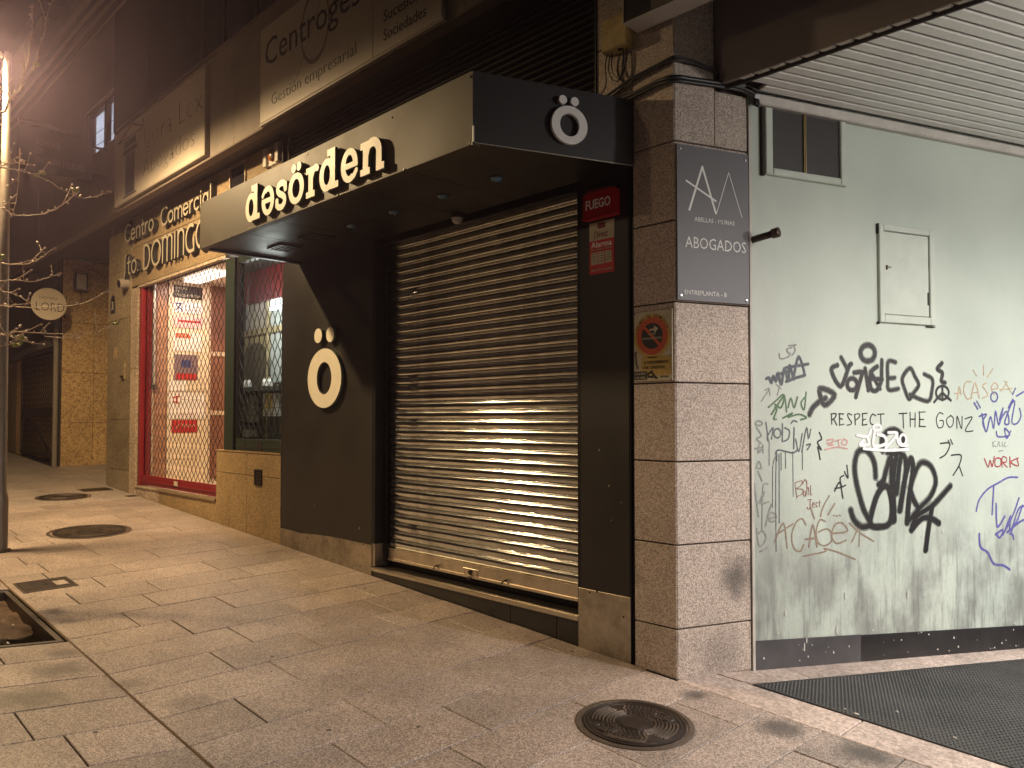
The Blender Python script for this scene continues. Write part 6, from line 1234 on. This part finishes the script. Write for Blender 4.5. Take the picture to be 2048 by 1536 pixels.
for x0, x1 in ((-17.2, -16.75), (-18.6, -17.2), (-20.5, -18.6), (-26, -20.5)):
    MB().fb(fac_at(.1), x0 + .003, x1 - .003, -.03, 0, .5, 2.9, .003).build('stone_panel', M['speck2' if x0 > -17.5 else 'stone'], nb)
MB().fb(fac_at(.1), -30, -14.0, -.2, -.031, 2.9, 4.6).build('dark_panel', M['black'], nb)
MB().fb(fac_at(.32), -30, -14.0, -.1, 0, .4, 3.0).build('porch_wall', M['speck2'], nb)
b = MB(); b.hexa([(-16.7, -.25, 2.72), (-14.05, -.25, 2.86), (-14.05, .12, 2.98), (-16.7, .12, 2.84), (-16.7, -.2, 2.86), (-14.05, -.2, 3.0), (-14.05, .12, 3.16), (-16.7, .12, 3.02)]); b.build('awning_roll', M['dark'], nb)
MB().fb(FB, -30, -13.61, -.14, -.002, 4.53, 9).build('upper_panel', M['upper'], nb)
b = MB(); b.box(-30, -13.65, -.35, .3, 9, 9.3); b.build('eaves', M['dark'], nb)
gt = thing('lattice_gate', (-15.3, .08, .85), 'dark lattice gate at the far end of the pavement', 'gate')
for a0_, a1_, c0_, c1_ in ((-16.72, -16.64, .84, 2.8), (-14.14, -14.06, .72, 2.8), (-16.64, -14.14, .84, .93), (-16.64, -14.14, 1.61, 1.80), (-16.64, -14.14, 2.72, 2.8)): MB().fb(fac_at(.08), a0_, a1_, -.03, 0, c0_, c1_).build('gate_bar', M['iron'], gt)
lattice(MB(), fac_at(.10), -16.64, -14.14, .93, 1.61, .17, .12, .014, -.01, .006).build('lattice', M['iron'], gt, kind='stuff')
lattice(MB(), fac_at(.10), -16.64, -14.14, 1.80, 2.72, .17, .12, .014, -.01, .006).build('lattice', M['iron'], gt, kind='stuff')
b = MB(); b.tube([fac_at(.1)(-15.9, .01, 1.58), fac_at(.1)(-14.5, .01, .98)], .03, 6); b.build('brace', M['iron'], gt)
t = thing('round_sign', (-13.0, -.3, 3.6), 'cream round projecting sign reading CAFETERIA LORD', 'sign')
FRD = Frame((-13.0, 0, 0), (0, 1, 0), (1, 0, 0))
shape([('d', -.305, 3.60, .282, .282)], FRD, -.05, .05, [M['lord'], M['dark']], t, 'disc', .006, side=1)
lettering('CAFETERIA', FRD, -.46, -.17, 3.685, 3.725, .0505, M['lord_print'], t, weight=-.015); lettering('LORD', FRD, -.51, -.06, 3.475, 3.625, .0505, M['lord_print'], t, weight=-.01)
b = MB(); b.tube([FRD(-.03, 0, 3.75), FRD(.12, -.6, 3.75)], .02, 6); b.tube([FRD(-.03, 0, 3.45), FRD(.12, -.6, 3.45)], .02, 6); b.build('bracket', M['iron'], t)
t = thing('floodlight', (-13.6, .4, 4.1), 'unlit square floodlight on the golden side wall', 'floodlight')
MB().fb(FN, .27, .50, .06, .16, 3.98, 4.34, .02).build('housing', M['iron'], t); MB().fb(FN, .30, .47, .161, .166, 4.02, 4.30).build('front_glass', M['pale_trim'], t); MB().fb(FN, .36, .41, 0, .06, 4.1, 4.2).build('bracket', M['iron'], t)
b = MB(); b.tube([FN(.40, .05, 3.98), FN(.42, .04, 3.85), FN(.36, .03, 3.74), FN(.25, .02, 3.7)], .008, 5); b.build('wire', M['cable'], t)

# ------------------------------------------------------------------ street lamps
sl = thing('street_lamp', (-6.26, -2.28, gz(-6.26, -2.28)), 'grey tapered lamp post in the pavement on the left with its lamp lit', 'street lamp', 'street lamps')
bx_, by_ = -6.26, -2.28; zb_ = gz(bx_, by_)
b = MB(); pr_ = [(.078, zb_ - .02), (.078, zb_ + .5), (.070, zb_ + .56), (.062, zb_ + .58), (.046, 3.2), (.030, 5.18), (.0, 5.19)]
b.lathe(pr_, lambda a, c, h: (bx_ + a, by_ + c, h), 20); smooth(b.build('post', M['pole'], sl))
b = MB(); b.lathe([(.11, zb_ + .012), (.105, zb_ + .02), (.08, zb_ + .022)], lambda a, c, h: (bx_ + a, by_ + c, h), 20); b.build('base_plate', M['iron'], sl)
b = MB(); b.tube([(bx_ - .01, by_ - .03, 5.12), (-6.29, -2.36, 5.17), (-6.33, -2.42, 5.20)], .022, 8); b.build('arm', M['pole'], sl)
b = MB(); b.lathe([(0, 5.16), (.07, 5.155), (.15, 5.12), (.165, 5.09), (.16, 5.075), (.13, 5.075)], lambda a, c, h: (-6.36 + a, -2.50 + c, h + .10), 24); smooth(b.build('lamp_head', M['pole'], sl))
b = MB(); b.lathe([(.13, 5.075), (.12, 5.06), (.07, 5.045), (0, 5.04)], lambda a, c, h: (-6.36 + a, -2.50 + c, h + .10), 24); smooth(b.build('lens', M['lens'], sl))
for (x, y, zt, lab) in ((-6.35, -12.4, 6.66, 'street lamp across the road opposite the lamp post'), (11.2, -2.64, 5.07, 'added street lamp out of view beyond the passage, dressing the pavement fill light')):
    s2 = copy_tree(sl); s2['label'] = lab; s2.location = (x + .10, y + .22, zt - 5.05 + zb_); WL[s2.name] = Vector(s2.location)

# ------------------------------------------------------------------ street tree
tr = thing('street_tree', (-3.80, -3.10, gz(-3.8, -3.1)), 'bare young street tree with budding twigs rising from the tree pit', 'tree')
top = [(-3.80, -3.10, .0), (-3.81, -3.11, 1.0), (-3.84, -3.12, 1.9), (-3.90, -3.14, 2.6), (-3.98, -3.16, 3.3), (-4.1, -3.18, 4.1), (-4.3, -3.1, 5.2)]
b = MB(); b.tube(cat(top, 4), .075, 10, .02); smooth(b.build('trunk', M['bark'], tr))
BR = dict(BRANCHES); roots = dict(a=(-4.0, -3.16, 3.4), c=(-3.95, -3.15, 3.1), d=(-3.95, -3.15, 3.1), e=(-3.92, -3.14, 2.8), g=(-3.9, -3.14, 2.5), h=(-3.88, -3.13, 2.35), i=(-3.87, -3.13, 2.2), j=(-3.87, -3.13, 2.2), k=(-3.85, -3.12, 1.95), m=(-3.84, -3.12, 1.8), p=(-4.0, -3.16, 3.4))
buds = MB(); leaves = MB()
def bud(mb, p, s, d):
    d = Vector(d).normalized(); a = d.orthogonal().normalized() * s * .38; c = d.cross(a); p = Vector(p)
    mb.add([p, p + d * s * .45 + a, p + d * s * .45 + c, p + d * s * .45 - a, p + d * s * .45 - c, p + d * s], [(0, 2, 1), (0, 3, 2), (0, 4, 3), (0, 1, 4), (5, 1, 2), (5, 2, 3), (5, 3, 4), (5, 4, 1)])
for kx, pts in BRANCHES:
    r0 = {'a': .010, 'k': .011, 'b': .006}.get(kx, .0058)
    if kx in roots:
        q = roots[kx]; m_ = tuple((q[i] + pts[0][i]) / 2 + (.06 if i == 2 else 0) for i in range(3))
        b = MB(); b.tube(cat([q, m_, pts[0]], 5), .022, 7, r0); smooth(b.build('limb', M['bark'], tr))
    sm = cat(pts, 5); sm = [(x + random.uniform(-.003, .003), y + random.uniform(-.003, .003), z + random.uniform(-.004, .004)) for x, y, z in sm]
    b = MB(); b.tube(sm, r0, 6, .0022); smooth(b.build('branch', M['twig'], tr))
    for i in range(2, len(sm), 2):
        if random.random() < .8:
            d = (random.uniform(-.6, .6), random.uniform(-.6, .6), random.uniform(-.1, 1)); bud(buds, sm[i], random.uniform(.018, .036), d)
    for _ in range(3 if len(sm) > 12 else 1):   # short side twigs
        i = random.randrange(3, len(sm) - 2); p_ = Vector(sm[i]); d = (Vector(sm[i + 1]) - p_).normalized() + Vector((random.uniform(-.9, .9), random.uniform(-.9, .9), random.uniform(-.2, 1.1)))
        d.normalize(); L_ = random.uniform(.06, .17); q1 = p_ + d * L_ * .5 + Vector((0, 0, random.uniform(-.01, .02))); q2 = p_ + d * L_ + Vector((0, 0, random.uniform(0, .03)))
        b = MB(); b.tube([p_, q1, q2], r0 * .55, 5, .0016); smooth(b.build('side_twig', M['twig'], tr)); bud(buds, q2, .03, d); bud(buds, q1, .024, (d.y, d.x, .6))
    bud(buds, sm[-1], .04, Vector(sm[-1]) - Vector(sm[-3]))
buds.build('bud', M['twig'], tr, kind='stuff')
for px_ in ((-4.68, -2.335, 3.611), (-4.714, -2.371, 3.594), (-4.845, -2.448, 2.173), (-4.824, -2.427, 2.215), (-4.922, -2.559, 2.902), (-4.916, -2.552, 2.882), (-4.86, -2.463, 2.161), (-4.27, -1.85, 2.35), (-4.70, -2.43, 2.21), (-5.02, -2.30, 4.63), (-4.58, -2.09, 3.48)):
    for k in range(4):
        d = Vector((random.uniform(-1, 1), random.uniform(-1, 1), random.uniform(-.2, 1))); bud(leaves, px_, random.uniform(.03, .055), d)
leaves.build('young_leaf', simple('young_green_leaf', (.22, .26, .05), .5), tr, kind='stuff')
# ------------------------------------------------------------------ added scatter volume imitating lens bloom round the lit lamp
hm = bpy.data.materials.new('bloom_haze'); hm.use_nodes = True; hn = hm.node_tree.nodes; hn.remove(hn['Principled BSDF'])
hv = hn.new('ShaderNodeVolumePrincipled'); hv.inputs['Color'].default_value = (.80, .62, .88, 1); hv.inputs['Density'].default_value = .0032; hv.inputs['Anisotropy'].default_value = .78
hm.node_tree.links.new(hv.outputs[0], hn['Material Output'].inputs['Volume'])
MB().box(-62, 22, -17, 12, -2, 10).build('bloom_volume', hm, kind='stuff')
